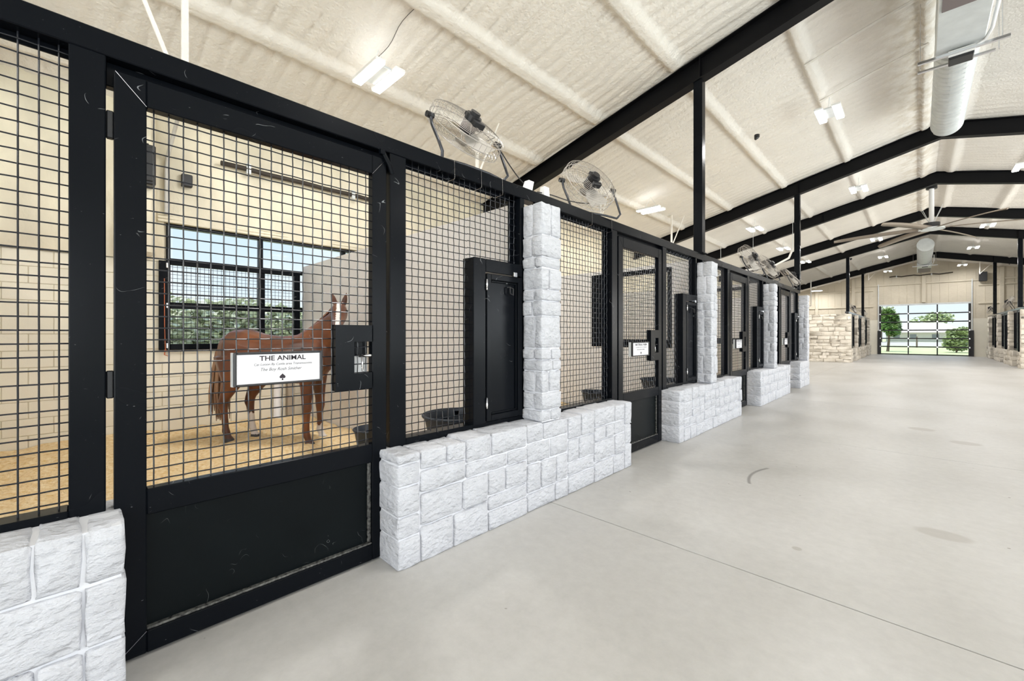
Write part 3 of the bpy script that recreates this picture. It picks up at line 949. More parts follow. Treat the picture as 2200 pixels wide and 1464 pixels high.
def stone_wall(i, y0, y1, label):
    t = thing('stone_wall', (SX - 0.15, (y0 + y1) / 2, 0), label, 'stone wall', 'low white stone walls under the near stall fronts')
    rnd = random.Random(40 + i)
    top = 0.655
    x_in = SX - 0.36
    MB().box(x_in + 0.02, SX - 0.010, y0 + 0.010, y1 - 0.010, 0, top - 0.012).build('mortar', M_MORTAR, t)
    g_ = 0.0045
    pieces = []
    if i == 0:
        pieces = [(-0.33, -0.106, 0.4526, top), (-0.106, 0.012, 0.4526, top), (-0.33, 0.012, 0.231, 0.4526), (-0.33, -0.10, 0, 0.231), (-0.10, 0.012, 0, 0.231)]
        pieces += ashlar(y0, -0.33, 0, top, rnd)
        for za, zb in ((0, 0.231), (0.231, 0.4526), (0.4526, top)): pieces.append((0.012, 0.122, za, zb))
    else:
        cl = []
        z = 0.0
        hs = [0.17, 0.13, 0.17, 0.13, 0.055] if i == 1 else [0.20, 0.16, 0.15, 0.145]
        c0 = y0 + 0.15
        for h in hs:
            w = c0 + rnd.uniform(-0.035, 0.05) if False else c0
            pieces.append((y0, w, z, min(top, z + h))); z += h
        e0 = y1 - 0.13
        pieces += ashlar(c0, e0, 0, top, rnd)
        z = 0.0
        for h in [0.24, 0.2, 0.215]:
            pieces.append((e0, y1, z, min(top, z + h))); z += h
    for k, (a, b, c, d) in enumerate(pieces):
        corner = a <= y0 + 0.01 or b >= y1 - 0.01
        deep = corner or d >= top - 0.01
        xb = x_in if corner else (SX - 0.24 if deep else SX - 0.10)
        pr = rnd.uniform(-0.001, 0.010)
        tz = d - g_ + (rnd.uniform(-0.006, 0.012) if d >= top - 0.01 else 0)
        stone(t, xb, SX + pr, a + (0 if a <= y0 + .01 else g_), b - (0 if b >= y1 - .01 else g_), c + g_ * (c > 0), tz, 1000 * i + k, M_STONE, 0.004, 0.075 if i < 2 else 0.12, 4 if i < 2 else 3)
    return t
WL = ['low white stone wall nearest the camera, left of the first stall door', 'low white stone wall between the first and second stall doors',
      'low white stone wall between the second and third stall doors', 'low white stone wall between the third and fourth stall doors',
      'short white stone wall beyond the fourth stall door, at the end of the near stalls']
for i, (a, b) in enumerate(WALLS): stone_wall(i, a, b, WL[i])

def stone_pillar(i, y0, y1, label):
    t = thing('stone_pillar', (SX - 0.1, (y0 + y1) / 2, 0.66), label, 'pillar', 'white stone pillars of the near stalls')
    rnd = random.Random(70 + i)
    xb = FX + 0.004
    MB().box(xb + 0.006, SX - 0.010, y0 + 0.009, y1 - 0.009, 0.655, 2.39).build('mortar', M_MORTAR, t)
    z = 0.662; k = 0; g_ = 0.004
    while z < 2.37:
        h = rnd.choice((0.09, 0.11, 0.12, 0.17, 0.26, 0.14))
        if z + h > 2.31: h = 2.405 - z
        xm = xb + (SX - xb) * rnd.uniform(0.4, 0.65); ym = y0 + (y1 - y0) * rnd.uniform(0.35, 0.6)
        j = [rnd.uniform(-0.001, 0.009) for _ in range(4)]
        mode = rnd.random()
        if mode < 0.45:
            bl = [(xb, xm - g_, y0 - j[0], y1), (xm + g_, SX + j[1], y0 - j[2], y1)]
        elif mode < 0.75:
            bl = [(xb, SX + j[0], y0 - j[1], ym - g_), (xb, SX + j[2], ym + g_, y1 + j[3])]
        else:
            bl = [(xb, xm - g_, y0 - j[0], y1), (xm + g_, SX + j[1], y0 - j[2], ym - g_), (xm + g_, SX + j[3], ym + g_, y1)]
        for b_ in bl:
            stone(t, b_[0], b_[1], b_[2], b_[3], z, z + h - 2 * g_, 5000 + 100 * i + k, M_STONE, 0.0045, 0.06, 3); k += 1
        z += h
    return t
PL = ['white stone pillar between the first feed hatch and the second stall mesh', 'white stone pillar after the second stall door, a steel column above it',
      'white stone pillar after the third stall door, with a tipped basket fan above it', 'farthest white stone pillar at the end of the near stalls']
for i, (a, b) in enumerate(PILL): stone_pillar(i, a, b, PL[i])

def frame_rect(mb, x0, x1, y0, y1, z0, z1, t, tb=None):
    tb = tb or t
    mb.bbox(x0, x1, y0, y0 + t, z0, z1); mb.bbox(x0, x1, y1 - t, y1, z0, z1)
    mb.bbox(x0, x1, y0 + t, y1 - t, z0, z0 + tb); mb.bbox(x0, x1, y0 + t, y1 - t, z1 - t, z1)

def feed_panel(i, y0, y1, f0, f1, label):
    """fixed mesh panel between latch post and pillar, with a framed feed hatch"""
    t = thing('mesh_panel', (FX - 0.05, (y0 + y1) / 2, 0.64), label, 'stall panel', 'stall front panels with feed hatches')
    x0, x1 = FX - 0.10, FX
    cr = i < 2
    pw = 0.113 if i == 0 else 0.11
    MB().bbox(x0, x1, y0, y0 + pw, 0.64, TZ).build('post', M_STEEL, t)
    MB().bbox(x0, x1, y0 + pw, f1, 0.62, 0.693).build('bottom_rail', M_STEEL, t)
    MB().bbox(x0, x1, f1 - 0.05, f1, 0.693, TZ).build('post', M_STEEL, t)
    m_ = MB(); wire_grid(m_, FX - 0.05, y0 + pw, f0, 0.693, TZ, r=0.0031, crimp=cr)
    wire_grid(m_, FX - 0.05, f0, f1 - 0.05, 1.915, TZ, r=0.0031, crimp=cr)
    m_.build('wire_mesh', M_WIRE, t, kind='stuff')
    # angle iron the mesh is welded to
    m_ = MB(); m_.box(FX - 0.075, FX - 0.068, y0 + pw, f1, TZ - 0.035, TZ).box(FX - 0.075, FX - 0.068, f1 - 0.12, f1 - 0.05, 1.93, TZ)
    m_.build('angle_iron', M_STEEL, t)
    # feed hatch: surrounding frame stands a little proud
    hx = FX + 0.022
    m_ = MB(); m_.bbox(x0, hx, f0, f0 + 0.12, 0.69, 1.914); m_.bbox(x0, hx, f0 + 0.12, f1 - 0.05, 1.816, 1.914)
    m_.build('hatch_frame', M_STEEL, t)
    h = MB(); frame_rect(h, FX - 0.01, FX + 0.026, f0 + 0.128, f1 - 0.055, 0.70, 1.806, 0.045)
    hd = h.build('feed_hatch', M_STEEL, t)
    hp = MB(); hp.bbox(FX - 0.012, FX - 0.002, f0 + 0.17, f1 - 0.10, 0.745, 1.76); hp.build('panel', M_STEEL, hd)
    hp = MB(); frame_rect(hp, FX - 0.002, FX + 0.012, f0 + 0.172, f1 - 0.10, 0.745, 1.76, 0.014); hp.build('bead', M_STEEL, hd)
    for zz in (1.72, 0.84):
        hh = MB(); hh.cyl((FX + 0.03, f0 + 0.124, zz - 0.04), (FX + 0.03, f0 + 0.124, zz + 0.04), 0.008, 8); hh.build('hinge', M_CHROME, hd, smooth=True)
    hh = MB(); hh.bbox(FX + 0.02, FX + 0.045, f1 - 0.17, f1 - 0.13, 1.805, 1.84, 0.004); hh.build('latch', M_CHROME, t)
    hh = MB(); hh.tube([(FX + 0.0, f1 - 0.20, 1.72), (FX + 0.03, f1 - 0.20, 1.72), (FX + 0.03, f1 - 0.20, 1.67), (FX + 0.03, f1 - 0.165, 1.66), (FX + 0.03, f1 - 0.165, 1.71), (FX, f1 - 0.165, 1.72)], 0.006, 6); hh.build('handle', M_BLACKP, hd, smooth=True)
    return t

def plain_panel(i, y0, y1, label, right_post):
    """fixed mesh panel left of a hinge post"""
    t = thing('mesh_panel', (FX - 0.05, (y0 + y1) / 2, 0.60), label, 'stall panel', 'plain mesh stall panels')
    x0, x1 = FX - 0.10, FX
    a, b = right_post
    MB().bbox(x0, x1, a, b, 0.60, TZ).build('post', M_STEEL, t)
    if y0 > 0: MB().bbox(x0, x1, y0 - 0.02, y0 + 0.045, 0.60, TZ).build('post', M_STEEL, t)
    MB().bbox(x0, x1, y0 + (0.045 if y0 > 0 else 0), a, 0.60, 0.675).build('bottom_rail', M_STEEL, t)
    m_ = MB(); wire_grid(m_, FX - 0.05, y0 + 0.04, a - 0.0, 0.675, TZ, r=0.0031, crimp=i < 2)
    m_.build('wire_mesh', M_WIRE, t, kind='stuff')
    m_ = MB(); m_.box(FX - 0.075, FX - 0.068, y0, a, TZ - 0.035, TZ)
    if i: m_.box(FX - 0.085, FX - 0.075, a - 0.06, a, 0.675, TZ)
    m_.build('angle_iron', M_STEEL, t)
    return t

def stall_door(i, y0, y1, label):
    t = thing('stall_door', (FX - 0.05, y0, 0.01), label, 'stall door', 'black mesh stall doors')
    x0, x1 = FX - 0.05, FX + 0.004
    s_ = 0.10
    zt = 2.418
    cr = i < 2
    MB().bbox(x0, x1, y0, y0 + s_, 0.012, zt).build('stile', M_STEEL, t)
    MB().bbox(x0, x1, y1 - s_ + 0.008, y1, 0.012, zt).build('stile', M_STEEL, t)
    ya, yb = y0 + s_, y1 - s_ + 0.008
    MB().bbox(x0, x1, ya, yb, 2.305, zt).build('head_rail', M_STEEL, t)
    MB().bbox(x0, x1, ya, yb, 0.591, 0.70).build('middle_rail', M_STEEL, t)
    MB().bbox(x0, x1, ya, yb, 0.012, 0.104).build('bottom_rail', M_STEEL, t)
    MB().bbox(x0 + 0.012, x0 + 0.02, ya, yb, 0.104, 0.591, 0.002).build('kick_panel', M_KICK, t)
    m_ = MB(); m_.bbox(x0 + 0.02, x1 - 0.006, ya, yb, 0.104, 0.114, 0.003).bbox(x0 + 0.02, x0 + 0.035, yb - 0.02, yb, 0.114, 0.591, 0.003)
    m_.build('panel_bead', mat('worn_black_bead', (0.010, 0.010, 0.011), 0.25, var=0.9, vscale=55, col2=(0.15, 0.15, 0.14)), t)
    # mitre weld beads
    m_ = MB()
    for (a, b) in (((y0 + 0.004, zt - 0.004), (ya, 2.305)), ((y1 - 0.004, zt - 0.004), (yb, 2.305)), ((y0 + 0.004, 0.016), (ya, 0.104))):
        m_.tube([(x1 + 0.0005, a[0], a[1]), (x1 + 0.0005, b[0], b[1])], 0.0009, 4)
    m_.build('weld_bead', M_CHROME if i == 0 else M_STEEL, t)
    m_ = MB(); wire_grid(m_, FX - 0.03, ya, yb, 0.70, 2.305, r=0.0031, crimp=cr)
    m_.build('wire_mesh', M_WIRE, t, kind='stuff')
    for zz in (2.20, 1.147):
        MB().bbox(FX - 0.04, FX - 0.015, y0 - 0.022, y0 + 0.001, zz - 0.056, zz + 0.056, 0.004).build('hinge', M_BLACKP, t)
    # latch box with a cut-out and a sliding bolt
    b0, b1 = y1 - 0.316, y1 - 0.10
    h0, h1, hz0, hz1 = b1 - 0.108, b1 - 0.004, 1.127, 1.308
    lx0, lx1 = FX - 0.0, FX + 0.014
    m_ = MB()
    m_.box(lx0, lx1, b0, h0, 1.034, 1.404).box(lx0, lx1, h0, b1, 1.034, hz0).box(lx0, lx1, h0, b1, hz1, 1.404)
    m_.box(lx0 - 0.045, lx0, b0, b0 + 0.004, 1.034, 1.404).box(lx0 - 0.045, lx0, b0, b1, 1.400, 1.404).box(lx0 - 0.045, lx0, b0, b1, 1.034, 1.038)
    lb = m_.build('latch_box', M_STEEL, t)
    m_ = MB(); m_.cyl((FX - 0.02, h0 + 0.045, 1.225), (FX - 0.02, y1 - 0.06, 1.225), 0.009, 10); m_.cyl((FX - 0.02, h0 + 0.06, 1.225), (FX - 0.01, h0 + 0.062, 1.135), 0.006, 8)
    m_.build('bolt', M_CHROME, lb, smooth=True)
    m_ = MB(); m_.box(FX - 0.05, FX - 0.047, h0, b1, hz1 - 0.085, hz1); m_.build('back_plate', M_STEEL, lb)
    if i == 0:
        m_ = MB(); m_.box(FX - 0.05, FX - 0.048, h0 - 0.005, b1, hz0 - 0.005, hz1 - 0.085); m_.build('pale_plate', M_WHITE, lb)
    return t

M_DL = ['black mesh stall door nearest the camera, the chestnut horse behind it', 'second black mesh stall door from the camera', 'third black mesh stall door from the camera', 'fourth black mesh stall door, farthest of the near stalls']
for i in range(4):
    hp_, dr, lp, fd = STALL[i]
    p0 = -1.25 if i == 0 else PILL[i - 1][1] + 0.02
    plain_panel(i, p0, hp_[1], ['black framed mesh panel left of the first stall door', 'mesh panel between the first stone pillar and the second stall door',
                'mesh panel between the second stone pillar and the third stall door', 'mesh panel between the third stone pillar and the fourth stall door'][i], hp_)
    d = stall_door(i, dr[0], dr[1], M_DL[i])
    feed_panel(i, lp[0], fd[1], fd[0], fd[1], 'mesh panel with a black feed hatch right of the %s stall door' % ORD[i])
# latch stop at the first door head
m_ = MB(); m_.tube([(FX + 0.015, 1.27, 2.455), (FX + 0.02, 1.315, 2.38), (FX + 0.02, 1.335, 2.33)], 0.014, 6); m_.bbox(FX, FX + 0.03, 1.255, 1.285, 2.43, 2.463, 0.003)
tag(m_.build('door_catch', M_STEEL, smooth=False), 'small black door catch under the top rail, above the first latch post', 'door catch')

# ---- name signs
def spade(mb, x, yc, zc, s):
    pts = []
    for k in range(25):
        a = 2 * math.pi * k / 24
        # heart turned upside down
        hx = 16 * math.sin(a) ** 3; hz = 13 * math.cos(a) - 5 * math.cos(2 * a) - 2 * math.cos(3 * a) - math.cos(4 * a)
        pts.append((x, yc + hx / 17 * s * 0.5, zc - hz / 17 * s * 0.5))
    pts = pts[:-1]
    mb.prism(pts, (0.0008, 0, 0))
    mb.prism([(x, yc - s * 0.03, zc - s * 0.2), (x, yc - s * 0.14, zc - s * 0.66), (x, yc + s * 0.14, zc - s * 0.66), (x, yc + s * 0.03, zc - s * 0.2)], (0.0008, 0, 0))
def text(parent, body, x, yc, z, size, m, shear=0.0, sx=1.0, bold=0.0):
    c = bpy.data.curves.new('lettering', 'FONT')
    c.body = body; c.size = size; c.align_x = 'CENTER'; c.extrude = 0.0004; c.shear = shear; c.offset = bold
    c.resolution_u = 3
    c.materials.append(m)
    tmp = bpy.data.objects.new('tmp', c); COL.objects.link(tmp)
    bpy.context.view_layer.update()
    me = bpy.data.meshes.new_from_object(tmp.evaluated_get(bpy.context.evaluated_depsgraph_get()))
    bpy.data.objects.remove(tmp)
    me.name = 'lettering'
    if not me.materials: me.materials.append(m)
    o = bpy.data.objects.new('lettering', me); COL.objects.link(o)
    o.parent = parent
    o.location = Vector((x, yc, z)) - parent.location
    o.rotation_euler = (R(90), 0, R(90))
    o.scale = (sx, 1, 1)
    return o
def sign(y0, y1, label, lines=True):
    x = FX + 0.006
    t = thing('name_sign', (x, (y0 + y1) / 2, 1.10), label, 'sign', 'name signs on the stall doors')
    m_ = MB(); frame_rect(m_, x - 0.002, x + 0.022, y0, y1, 1.10, 1.264, 0.011)
    m_.build('sign_frame', M_BLACKP, t)
    MB().box(x, x + 0.012, y0 + 0.009, y1 - 0.009, 1.109, 1.255).build('board', M_SIGN, t)
    MB().box(x - 0.03, x + 0.0, y0 - 0.004, y0 + 0.004, 1.10, 1.262).build('side_flange', M_GALV, t)
    yc = (y0 + y1) / 2 + 0.012
    xf = x + 0.0125
    text(t, 'THE ANIMAL' if lines else 'MATERIAL FARM', xf, yc, 1.221, 0.034, M_INK, bold=0.0006, sx=1.1)
    text(t, 'Cat Lotion By Cattle area Transmissions', xf, yc + 0.003, 1.197, 0.0165, M_INK2, shear=0.2, sx=1.0)
    text(t, 'The Boy Rosh Smither', xf, yc - 0.01, 1.170, 0.022, M_INK2, shear=0.3, sx=0.95)
    m_ = MB(); spade(m_, xf, yc - 0.004, 1.139, 0.030); m_.build('spade_emblem', M_INK, t)
    return t
sign(0.508, 0.914, 'white name sign reading THE ANIMAL on the first stall door')
sign(4.33, 4.735, 'white name sign on the second stall door', False)
sign(8.06, 8.42, 'white name sign on the third stall door', False)
sign(11.76, 12.12, 'white name sign on the fourth stall door', False)

# ---- stall partitions
def partition(y, grille, label):
    t = struct('partition_wall', (-4.8, y, 0))
    x0, x1, zt = XW + 0.01, FX - 0.13, 2.46
    mb = MB()
    if grille:
        g0, g1, gz0, gz1 = -4.20, -2.75, 1.14, 2.40
        mb.box(x0, g0, y - 0.03, y + 0.03, 0, zt).box(g1, x1, y - 0.03, y + 0.03, 0, zt).box(g0, g1, y - 0.03, y + 0.03, 0, gz0).box(g0, g1, y - 0.03, y + 0.03, gz1, zt)
    else:
        mb.box(x0, x1, y - 0.03, y + 0.03, 0, zt)
    mb.build('board', M_PART, t)
    MB().bbox(x1, x1 + 0.03, y - 0.05, y + 0.05, 0, zt + 0.005).build('end_post', M_STEEL, t)
    if grille:
        f = MB(); f.bbox(g0, g0 + 0.36, y - 0.045, y + 0.045, gz0, gz1).bbox(g0 + 0.36, g1, y - 0.045, y + 0.045, gz0, gz0 + 0.13).bbox(g0 + 0.36, g1, y - 0.045, y + 0.045, gz1 - 0.07, gz1).bbox(g1 - 0.06, g1, y - 0.045, y + 0.045, gz0, gz1)
        f.build('grille_frame', M_STEEL, t)
        w_ = MB()
        for k in range(22):
            x = g0 + 0.38 + k * 0.048
            w_.tube([(x, y, gz0 + 0.1), (x, y, gz1 - 0.05)], 0.0026, 4)
        for k in range(21):
            z = gz0 + 0.15 + k * 0.0508
            w_.tube([(g0 + 0.36, y, z), (g1 - 0.05, y, z)], 0.0026, 4)
        w_.build('wire_mesh', M_WIRE, t, kind='stuff')
    return t
partition(-1.25, False, '')
partition(2.60, False, '')
partition(6.43, True, '')
partition(10.20, True, '')
partition(13.95, False, '')

# ---- bedding in each stall
def bedding(y0, y1, label, step=0.045):
    xs_ = np.arange(XW + 0.005, FX - 0.14, step); ys_ = np.arange(y0 + 0.035, y1 - 0.03, step)
    X, Y = np.meshgrid(xs_, ys_, indexing='ij')
    Z = 0.035 + 0.045 * (vnoise(X * 1.3, Y * 1.3, 31) + 0.5) + 0.035 * vnoise(X * 4, Y * 4, 32) + 0.03 * vnoise(X * 14, Y * 14, 33)
    Z += 0.10 * np.clip(1 - (X - XW) / 0.8, 0, 1) * (vnoise(X * 2, Y * 2, 35) + 0.35) * np.clip((1.4 - Y) / 1.2, 0, 1)
    Z += 0.12 * np.clip(1 - (FX - 0.14 - X) / 0.9, 0, 1)
    Z = np.maximum(Z, 0.01)
    V = np.stack([X.ravel(), Y.ravel(), Z.ravel()], 1)
    o = link('shavings_bedding', fast_mesh('shavings_bedding', V, grid_faces(*X.shape), True, [M_BED]))
    return tag(o, label, 'bedding', None, 'stuff')
bedding(-1.25, 2.60, 'golden wood shavings spread over the first stall floor around the horse', 0.025)
bedding(2.60, 6.43, 'wood shavings on the floor of the second stall', 0.06)
bedding(6.43, 10.2, 'wood shavings on the floor of the third stall', 0.08)
bedding(10.2, 13.95, 'wood shavings on the floor of the fourth stall', 0.08)

# ---- corner feed tubs
def tub(x, y, z, r, label, h=0.22):
    t = thing('feed_tub', (x, y, z), label, 'feed tub', 'dark rubber feed tubs in the stalls')
    m_ = MB()
    n = 28
    vs = []; fs = []
    prof = [(0.0, 0), (r * 0.78, 0), (r * 0.92, h * 0.6), (r, h), (r + 0.015, h + 0.01), (r - 0.01, h + 0.008), (r * 0.86, h * 0.5), (r * 0.7, 0.03), (0.0, 0.03)]
    for (a, b) in prof:
        for k in range(n):
            an = 2 * math.pi * k / n
            vs.append((x + a * math.cos(an), y + a * math.sin(an), z + b))
    for i in range(len(prof) - 1):
        for k in range(n):
            k2 = (k + 1) % n
            fs.append((i * n + k, i * n + k2, (i + 1) * n + k2, (i + 1) * n + k))
    m_.add(vs, fs)
    m_.build('bowl', M_RUBBER, t, smooth=True)
    m_ = MB(); m_.ring((x, y, z + h + 0.005), r + 0.008, 0.012, 'z', 28, 6); m_.build('rim', M_RUBBER, t, smooth=True)
    for an in (0.6, 2.5):
        px, py = x + r * math.cos(an) * 0.95, y + r * math.sin(an) * 0.95
        m_ = MB(); m_.bbox(px - 0.02, px + 0.02, py - 0.01, y + (r + 0.09 if z > 0.2 else r * 0.62), z + h - 0.05, z + h - 0.01); m_.build('bracket', M_STEEL, t)
    return t
tub(-2.80, 2.22, 0.42, 0.27, 'dark rubber feed tub in the front corner of the first stall', 0.25)
tub(-2.80, 6.07, 0.42, 0.26, 'dark rubber feed tub in the front corner of the second stall', 0.25)
tub(-3.9, 6.05, 0.06, 0.22, 'dark bucket shaped tub low by the second stall partition', 0.32)
tub(-4.35, 2.28, 0.06, 0.20, 'black tub on the shavings by the partition of the first stall', 0.24)

# ================================================================== FAR STALLS
def far_wall_stones(t, x0, x1, y0, y1, z0, z1, seed, face, joined=True, rows=9):
    """rough cream stonework; face: 'y' for the end wall, 'x+' / 'x-' for fronts"""
    rnd = random.Random(seed)
    z = z0
    mb = MB()
    while z < z1 - 0.02:
        h = rnd.uniform(0.13, 0.24)
        if z + h > z1 - 0.08: h = z1 - z
        a, b = (x0, x1) if face == 'y' else (y0, y1)
        p = a
        while p < b - 0.02:
            w = rnd.uniform(0.22, 0.55)
            if p + w > b - 0.15: w = b - p
            j = rnd.uniform(-0.01, 0.03)
            if face == 'y': bx = (p + 0.006, p + w - 0.006, y0 - j, y1)
            elif face == 'x+': bx = (x0, x1 + j, p + 0.006, p + w - 0.006)
            else: bx = (x0 - j, x1, p + 0.006, p + w - 0.006)
            if joined:
                vs, fs = rough_block_mesh(bx[1] - bx[0], bx[3] - bx[2], h - 0.012, rnd.randint(0, 9999), 0.01, 0.2, nmax=1)
                cx, cy, cz = (bx[0] + bx[1]) / 2, (bx[2] + bx[3]) / 2, z + h / 2
                mb.add([(v[0] + cx, v[1] + cy, v[2] + cz) for v in vs], fs)
            else:
                stone(t, bx[0], bx[1], bx[2], bx[3], z + 0.006, z + h - 0.006, rnd.randint(0, 9999), M_TANSTONE, 0.014, 0.15, 2)
            p += w
        z += h
    if joined and mb.v:
        mb.build('stonework', M_TANSTONE, t, smooth=True, kind='stuff')

def far_block(side, x, y0, label):
    """side -1: left block whose fronts face +X at x; side +1: right block facing -X"""
    xin = x + side * 5.0 if side < 0 else x + 4.9
    e = thing('stone_wall', ((x + xin) / 2, y0, 0), ('cream stone end wall of the far left stalls' if side < 0 else 'cream stone end wall of the far right stalls'), 'stone wall')
    xa, xb = (XW + 0.02, x) if side < 0 else (x, XR - 0.02)
    MB().box(xa, xb, y0 + 0.02, y0 + 0.16, 0, 2.33).build('mortar', M_TANMORTAR, e)
    va, vb = (x - 2.4, x) if side < 0 else (x, x + 1.6)
    far_wall_stones(e, va, vb, y0, y0 + 0.12, 0, 2.34, 5 + side, 'y', joined=False)
    far_wall_stones(e, xa if side < 0 else vb, va if side < 0 else xb, y0, y0 + 0.12, 0, 2.34, 8 + side, 'y', joined=True)
    rw = 'left' if side < 0 else 'right'
    r = MB(); rx0, rx1 = (x - 0.24, x - 0.10) if side < 0 else (x + 0.10, x + 0.24)
    r.bbox(rx0, rx1, y0 + 0.0, YF - 0.3, 2.37, 2.46, 0.006)
    tag(r.build('top_rail', mat('glossy_black_rail', (0.02, 0.022, 0.026), 0.18, spec=0.8)), 'steel rail along the top of the far %s stall fronts' % rw, 'rail')
    per = 3.75
    nn = 3
    for k in range(nn):
        ya = y0 + 0.15 + k * per
        o_ = ['first', 'second', 'third'][k]
        w = thing('stone_wall', (x, ya + 0.7, 0), 'low cream stone wall under the %s front of the far %s stalls' % (o_, rw), 'stone wall', 'low cream stone walls of the far stalls')
        for wi, (wa, wb) in enumerate(((ya, ya + 0.55), (ya + 1.75, ya + per - 0.0))):
            fx0, fx1 = (x - 0.34, x) if side < 0 else (x, x + 0.34)
            MB().box(fx0 + 0.02, fx1 - 0.02, wa + 0.02, wb - 0.02, 0, 0.64).build('mortar', M_TANMORTAR, w)
            far_wall_stones(w, fx0, fx1, wa, wb, 0, 0.655, 100 + k + 10 * wi, 'x+' if side < 0 else 'x-')
        pl = thing('stone_pillar', (x, ya + 2.9, 0.66), '%s cream stone pillar of the far %s stall fronts' % (o_, rw), 'pillar', 'cream stone pillars of the far stalls')
        px0, px1 = (x - 0.22, x) if side < 0 else (x, x + 0.22)
        zz = 0.66; rr = random.Random(k + 50 * (side > 0))
        while zz < 2.3:
            h = rr.uniform(0.12, 0.26)
            if zz + h > 2.25: h = 2.37 - zz
            stone(pl, px0, px1, ya + 2.75, ya + 3.2, zz, zz + h - 0.008, rr.randint(0, 999), M_TANSTONE, 0.012, 0.2, 1)
            zz += h
        sp_ = thing('mesh_panel', (x, ya + 0.3, 0.66), 'dark framed mesh front of the %s far %s stall' % (o_, rw), 'stall panel', 'dark stall fronts of the far stalls')
        gx = x - 0.17 if side < 0 else x + 0.17
        for (pa, pb, zb) in ((ya + 0.02, ya + 0.50, 0.66), (ya + 0.60, ya + 1.70, 0.02), (ya + 1.80, ya + 2.72, 0.66), (ya + 3.25, ya + per, 0.66)):
            m_ = MB(); frame_rect(m_, gx - 0.04, gx + 0.04, pa, pb, zb, 2.37, 0.09); m_.build('frame', M_STEEL, sp_)
            m_ = MB()
            if zb < 0.1: m_.box(gx - 0.01, gx + 0.01, pa + 0.09, pb - 0.09, 0.1, 0.65); m_.build('kick_panel', M_STEEL, sp_); m_ = MB()
            wire_grid(m_, gx, pa + 0.08, pb - 0.08, max(zb, 0.65) + 0.05, 2.30, 0.1, 0.004, False, 3)
            m_.build('wire_mesh', M_WIRE, sp_, kind='stuff')
    for k in range(1, nn + 1):
        pt = struct('partition_wall', (x, y0 + k * per, 0))
        yy = min(y0 + k * per, YF - 0.1)
        MB().box(*( (XW + 0.05, x - 0.30) if side < 0 else (x + 0.30, XR - 0.05)), yy - 0.03, yy + 0.03, 0, 2.35).build('board', M_PART, pt)
far_block(-1, -2.30, 25.7, '')
far_block(1, 2.88, 25.7, '')

# ================================================================== BASKET FANS
def make_fan_mesh():
    Rr = 0.30
    cage = MB()
    for s_, n_ in ((1, 11), (-1, 11)):
        for k in range(n_):
            rr = 0.05 + (Rr - 0.05) * k / (n_ - 1)
            zz = s_ * (0.055 + 0.03 * math.sqrt(max(0, 1 - (rr / Rr) ** 2)))
            cage.ring((0, 0, zz), rr, 0.0020 if k < n_ - 1 else 0.0035, 'z', 36, 3)
        for k in range(12):
            an = 2 * math.pi * k / 12
            pts = [(rr * math.cos(an), rr * math.sin(an), s_ * (0.055 + 0.03 * math.sqrt(max(0, 1 - (rr / Rr) ** 2)))) for rr in (0.04, 0.15, 0.24, 0.298)]
            cage.tube(pts, 0.0016, 3)
    for k in range(40):
        an = 2 * math.pi * k / 40
        cage.tube([(Rr * math.cos(an), Rr * math.sin(an), -0.055), (Rr * 1.005 * math.cos(an), Rr * 1.005 * math.sin(an), 0), (Rr * math.cos(an), Rr * math.sin(an), 0.055)], 0.0014, 3)
    cage.ring((0, 0, 0), Rr + 0.002, 0.004, 'z', 40, 4)
    blades = []
    for k in range(3):
        b = MB(); a0 = 2 * math.pi * k / 3
        vs = []; n = 7
        for i in range(n + 1):
            f = i / n
            rr = 0.045 + 0.22 * f
            wdt = 0.5 + 0.55 * math.sin(math.pi * (0.25 + 0.6 * f))
            for j in range(5):
                g = j / 4 - 0.5
                an = a0 + g * wdt + 0.25 * f
                vs.append((rr * math.cos(an), rr * math.sin(an), 0.035 * g * 1.6))
        fs = [(i * 5 + j, i * 5 + j + 1, (i + 1) * 5 + j + 1, (i + 1) * 5 + j) for i in range(n) for j in range(4)]
        b.add(vs, fs)
        blades.append(b.mesh('blade', M_BLADE, True))
    motor = MB(); motor.cyl((0, 0, 0.0), (0, 0, 0.13), 0.062, 16); motor.cyl((0, 0, 0.13), (0, 0, 0.155), 0.04, 12)
    motor.bbox(-0.085, 0.085, -0.03, 0.03, 0.085, 0.115); motor.bbox(0.06, 0.10, -0.04, 0.06, 0.06, 0.12)
    hub = MB(); hub.cyl((0, 0, -0.03), (0, 0, 0.02), 0.045, 14)
    badge = MB(); badge.cyl((0, 0, -0.098), (0, 0, -0.088), 0.048, 18)
    hdl = MB(); hdl.tube([(0.20, -0.06, 0.06), (0.25, -0.06, 0.12), (0.25, 0.06, 0.12), (0.20, 0.06, 0.06)], 0.004, 5)
    return cage.mesh('cage', M_CAGE), blades, motor.mesh('motor', M_BLACKP), hub.mesh('hub', M_BLADE), badge.mesh('centre_badge', M_CAGE, True), hdl.mesh('carry_handle', M_CAGE)
FAN = make_fan_mesh()

